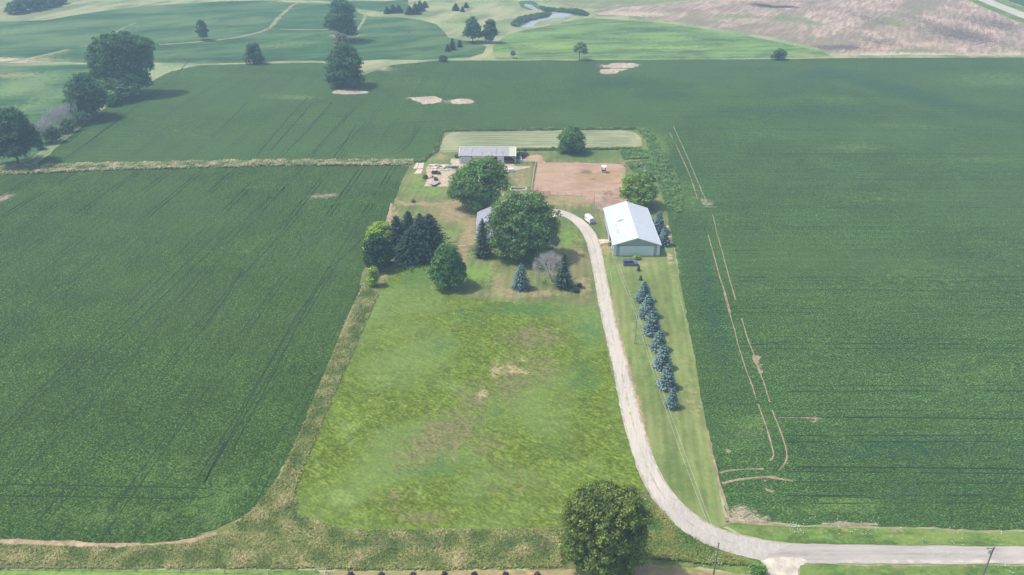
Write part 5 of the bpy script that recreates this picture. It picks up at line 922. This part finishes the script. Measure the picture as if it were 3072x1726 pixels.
# ------------------------------------------------------------------ YARD OBJECTS
def chunk(loc, s, mat, name, label, cat, seed, group=None, rz=0.0):
    rnd = random.Random(seed); import bmesh
    bm = bmesh.new(); bmesh.ops.create_cube(bm, size=1.0); bmesh.ops.subdivide_edges(bm, edges=bm.edges[:], cuts=2, use_grid_fill=True)
    for v in bm.verts: v.co = Vector((v.co.x * s[0] * (1 + rnd.uniform(-.15, .15)), v.co.y * s[1] * (1 + rnd.uniform(-.15, .15)), (v.co.z + .5) * s[2] * (1 + rnd.uniform(-.3, .1))))
    bmesh.ops.bevel(bm, geom=bm.edges[:], offset=min(s) * .03, segments=1, affect='EDGES')
    me = bpy.data.meshes.new(name); bm.to_mesh(me); bm.free(); me.materials.append(mat); o = link(name, me, None, (*loc, 0), rz); return props(o, label, cat, group)
slabm = plain('pale_slab', (218, 208, 192), .85, var=.12); darkm = plain('dark_scrap', (62, 66, 78), .7, var=.2); greym = plain('galvanised', (160, 168, 176), .45, .4, var=.1)
rnd = random.Random(3)
for i, (x, y, sx, sy, sz) in enumerate([(270, 400, 3.2, 1.4, .7), (330, 395, 2.0, 1.2, .9), (300, 430, 2.4, 1.2, .5), (385, 405, 1.4, .9, .8), (440, 395, 2.2, 1.2, .6), (470, 410, 1.5, 1, .5), (430, 440, 2, 1, .5), (530, 400, 1.6, 1, .7), (250, 385, 1.2, .8, .6), (355, 425, 1, .8, .6), (490, 470, 2, .9, .4), (560, 455, 2.2, .8, .35), (215, 430, 1.4, .9, .4), (620, 398, 1.5, .8, .6), (505, 398, 1.2, .8, .7), (200, 600, 1.6, .5, .3), (215, 640, 2.2, .4, .2), (405, 470, 1.2, .7, .4), (240, 600, .8, .8, .7), (350, 385, 1.0, .6, 1.0)]):
    chunk(G(*RE(x, y)), (sx, sy, sz), slabm if i % 3 else concrete, 'rubble_block', 'pale broken block heaped on the junk pile left of the shed', 'rubble', i, 'pale blocks of the junk pile', rnd.uniform(-.4, .4))
chunk(G(*RE(575, 425)), (2.0, 1.2, .9), greym, 'scrap_tank', 'bluish grey tank lying at the right end of the junk pile', 'tank', 31)
chunk(G(*RE(655, 430)), (2.4, 1.5, .9), plain('dark_green_scrap', (70, 88, 84), .7), 'scrap_heap', 'dark green heap next to the bluish grey tank', 'scrap', 32)
ut = thing('old_machine', (*G(*RE(335, 530)), 0), 'dark derelict farm machine with wheels on the concrete yard', 'machine', None, -.15)
MB().prism([(-1.8, .5), (1.6, .5), (1.9, .8), (.6, 1.0), (.2, 1.6), (-1.2, 1.6), (-1.8, 1.1)], -.8, .8, 'y').build('body', darkm, ut, bev=.05)
MB().box(-1.0, .1, -.6, .6, 1.6, 1.7).build('cover', slabm, ut); wheels(ut, (-1.2, 1.1), .9, .45, .25)
ft = thing('flat_trailer', (*G(*RE(325, 715)), 0), 'small trailer with a pale grey flat top at the lower left of the concrete yard', 'trailer', None, math.radians(62))
MB().box(-2.2, 2.2, -1.1, 1.1, .55, .68).build('frame', darkm, ft); MB().box(-2.1, 2.0, -1.0, 1.0, .68, .82).build('deck', M['roofg'], ft); wheels(ft, (-.4,), 1.15, .35, .2)
MB().tube((2.2, 0, .6), (3.2, 0, .5), .06).build('hitch', darkm, ft)
rd = thing('red_implement', (*G(*RE(268, 588)), 0), 'bright red implement frame lying beside the derelict machine', 'implement'); rdm = plain('faded_red_paint', (206, 104, 96), .6)
MB().tube((-1, 0, .3), (1, .2, .4), .09).tube((-.6, -.8, .2), (-.2, .9, .5), .09).tube((.4, -.7, .2), (.6, .8, .5), .09).build('frame', rdm, rd); MB().box(-.5, .4, -.3, .4, .35, .7).build('hopper', rdm, rd)
tb = thing('white_tub', (*G(*RE(1625, 490)), 0), 'white box shaped tank on the grass right of the big yard tree', 'tank')
MB().prism([(-1.2, .2), (1.2, .2), (1.05, 1.3), (.85, 1.4), (-.85, 1.4), (-1.05, 1.3)], -.75, .75, 'y').build('body', paint_w, tb, bev=.05); MB().box(-1.1, 1.1, -.6, .6, .02, .2).build('skid', darkm, tb)
pl = thing('tan_pallet', (*G(*RE(1505, 493)), 0), 'orange tan pallet lying left of the white tank', 'pallet'); tan = plain('tan_wood', (206, 164, 116), .8)
m = MB()
for i in range(6): m.box(-.9, .9, -.6 + i * .22, -.45 + i * .22, .18, .24)
m.build('boards', tan, pl); m = MB()
for x in (-.8, 0, .75): m.box(x - .05, x + .05, -.6, .65, 0, .18)
m.build('stringers', tan, pl)
fp = thing('fire_pit', (*G(*RE(1745, 790)), 0), 'rectangular ring of pale stones holding dark logs on the lawn', 'fire pit')
m = MB(); rnd = random.Random(5)
for i in range(10):
    x = -2.9 + i * .62; m.box(x, x + .5, 1.0 + rnd.uniform(0, .2), 1.5, 0, rnd.uniform(.2, .4)); m.box(x, x + .5, -1.6, -1.2 + rnd.uniform(0, .2), 0, rnd.uniform(.15, .3))
for i in range(4):
    y = -1.2 + i * .6; m.box(-3.2, -2.8, y, y + .5, 0, .35); m.box(2.9, 3.3, y, y + .5, 0, .35)
m.build('stones', slabm, fp); MB().box(-2.8, 2.9, -1.25, 1.05, .0, .06).build('ash_bed', concrete, fp)
m = MB()
for i, (x, y, L_) in enumerate([(-2, .1, 1.6), (-1.6, .35, 1.4), (0, .7, 2.6), (.4, .9, 2.4), (-.5, -.7, 1.0), (.6, -.9, 1.0), (1.3, -1.0, .8)]): m.tube((x - L_ / 2, y, .2), (x + L_ / 2, y + rnd.uniform(-.2, .2), .22), .17, .14, 8)
m.build('logs', darkm, fp)
for i, (x, y) in enumerate(((1705, 105), (1800, 120), (1915, 98), (1990, 112), (2005, 128), (1975, 60))):
    chunk(G(*RP(x, y)), (.45, .3, .22), concrete, 'stone', 'pale stone showing among the weeds of the roadside ditch', 'stone', 70 + i, 'pale stones in the ditch', i * .7)
# concrete slabs by the field gate, sacks, bar on lawn, small marker
for i, L in enumerate(([(0, 340), (35, 345), (10, 440), (-60, 450)], [(45, 345), (128, 345), (108, 440), (20, 442)], [(18, 450), (108, 452), (78, 530), (-50, 530)])):
    q = pts(RE, L); o = MB().slab([(q[0][0], q[0][1], .02), (q[3][0], q[3][1], .02), (q[2][0], q[2][1], .02), (q[1][0], q[1][1], .02)], .16).build('concrete_slab', concrete); props(o, ['small left slab of the three concrete slabs by the field corner', 'back slab of the three concrete slabs by the field corner', 'front slab of the three concrete slabs by the field corner'][i], 'slab', 'concrete slabs by the field corner')
for i, (x, y) in enumerate(((1948, 606), (1974, 602))):
    chunk(G(*RF(x, y)), (.9, .7, .8), paint_w, 'white_sack', ['left one of two white sacks in the weeds behind the barn tree', 'right one of two white sacks in the weeds behind the barn tree'][i], 'sack', 60 + i)
g = G(*RG(1612, 795)); bt_ = thing('beam_on_posts', (g[0], g[1], 0), 'thin white horizontal bar on short posts standing on the lawn', 'bar')
MB().box(-1.15, 1.15, -.06, .06, .85, .97).build('bar', M['trim'], bt_)
for x in (-1, .2, 1): MB().box(x - .04, x + .04, -.04, .04, 0, .85).build('post', M['rust'], bt_)
g = G(*RH(240, 1275)); o = MB().tube((0, 0, 0), (0, 0, .35), .14, .12, 10).tube((0, 0, .35), (0, 0, .5), .12, .03, 10).build('well_cap', paint_w, None, (g[0], g[1], 0)); props(o, 'tiny white capped pipe sticking out of the lawn', 'pipe')
# ------------------------------------------------------------------ HAZE
hz = MB().box(-1500, 1500, -200, 1500, -1, 119).build('haze', None or NT('haze_air').m)
t = NT('air_haze'); v = t.n('VolumePrincipled'); v.inputs['Color'].default_value = (.54, .79, 1.0, 1); v.inputs['Density'].default_value = HAZE; v.inputs['Anisotropy'].default_value = .0
o_ = t.n('OutputMaterial'); t.t.links.new(v.outputs[0], o_.inputs['Volume']); hz.data.materials.clear(); hz.data.materials.append(t.m); hz['kind'] = 'stuff'; hz['label'] = 'pale bluish summer haze over the fields'
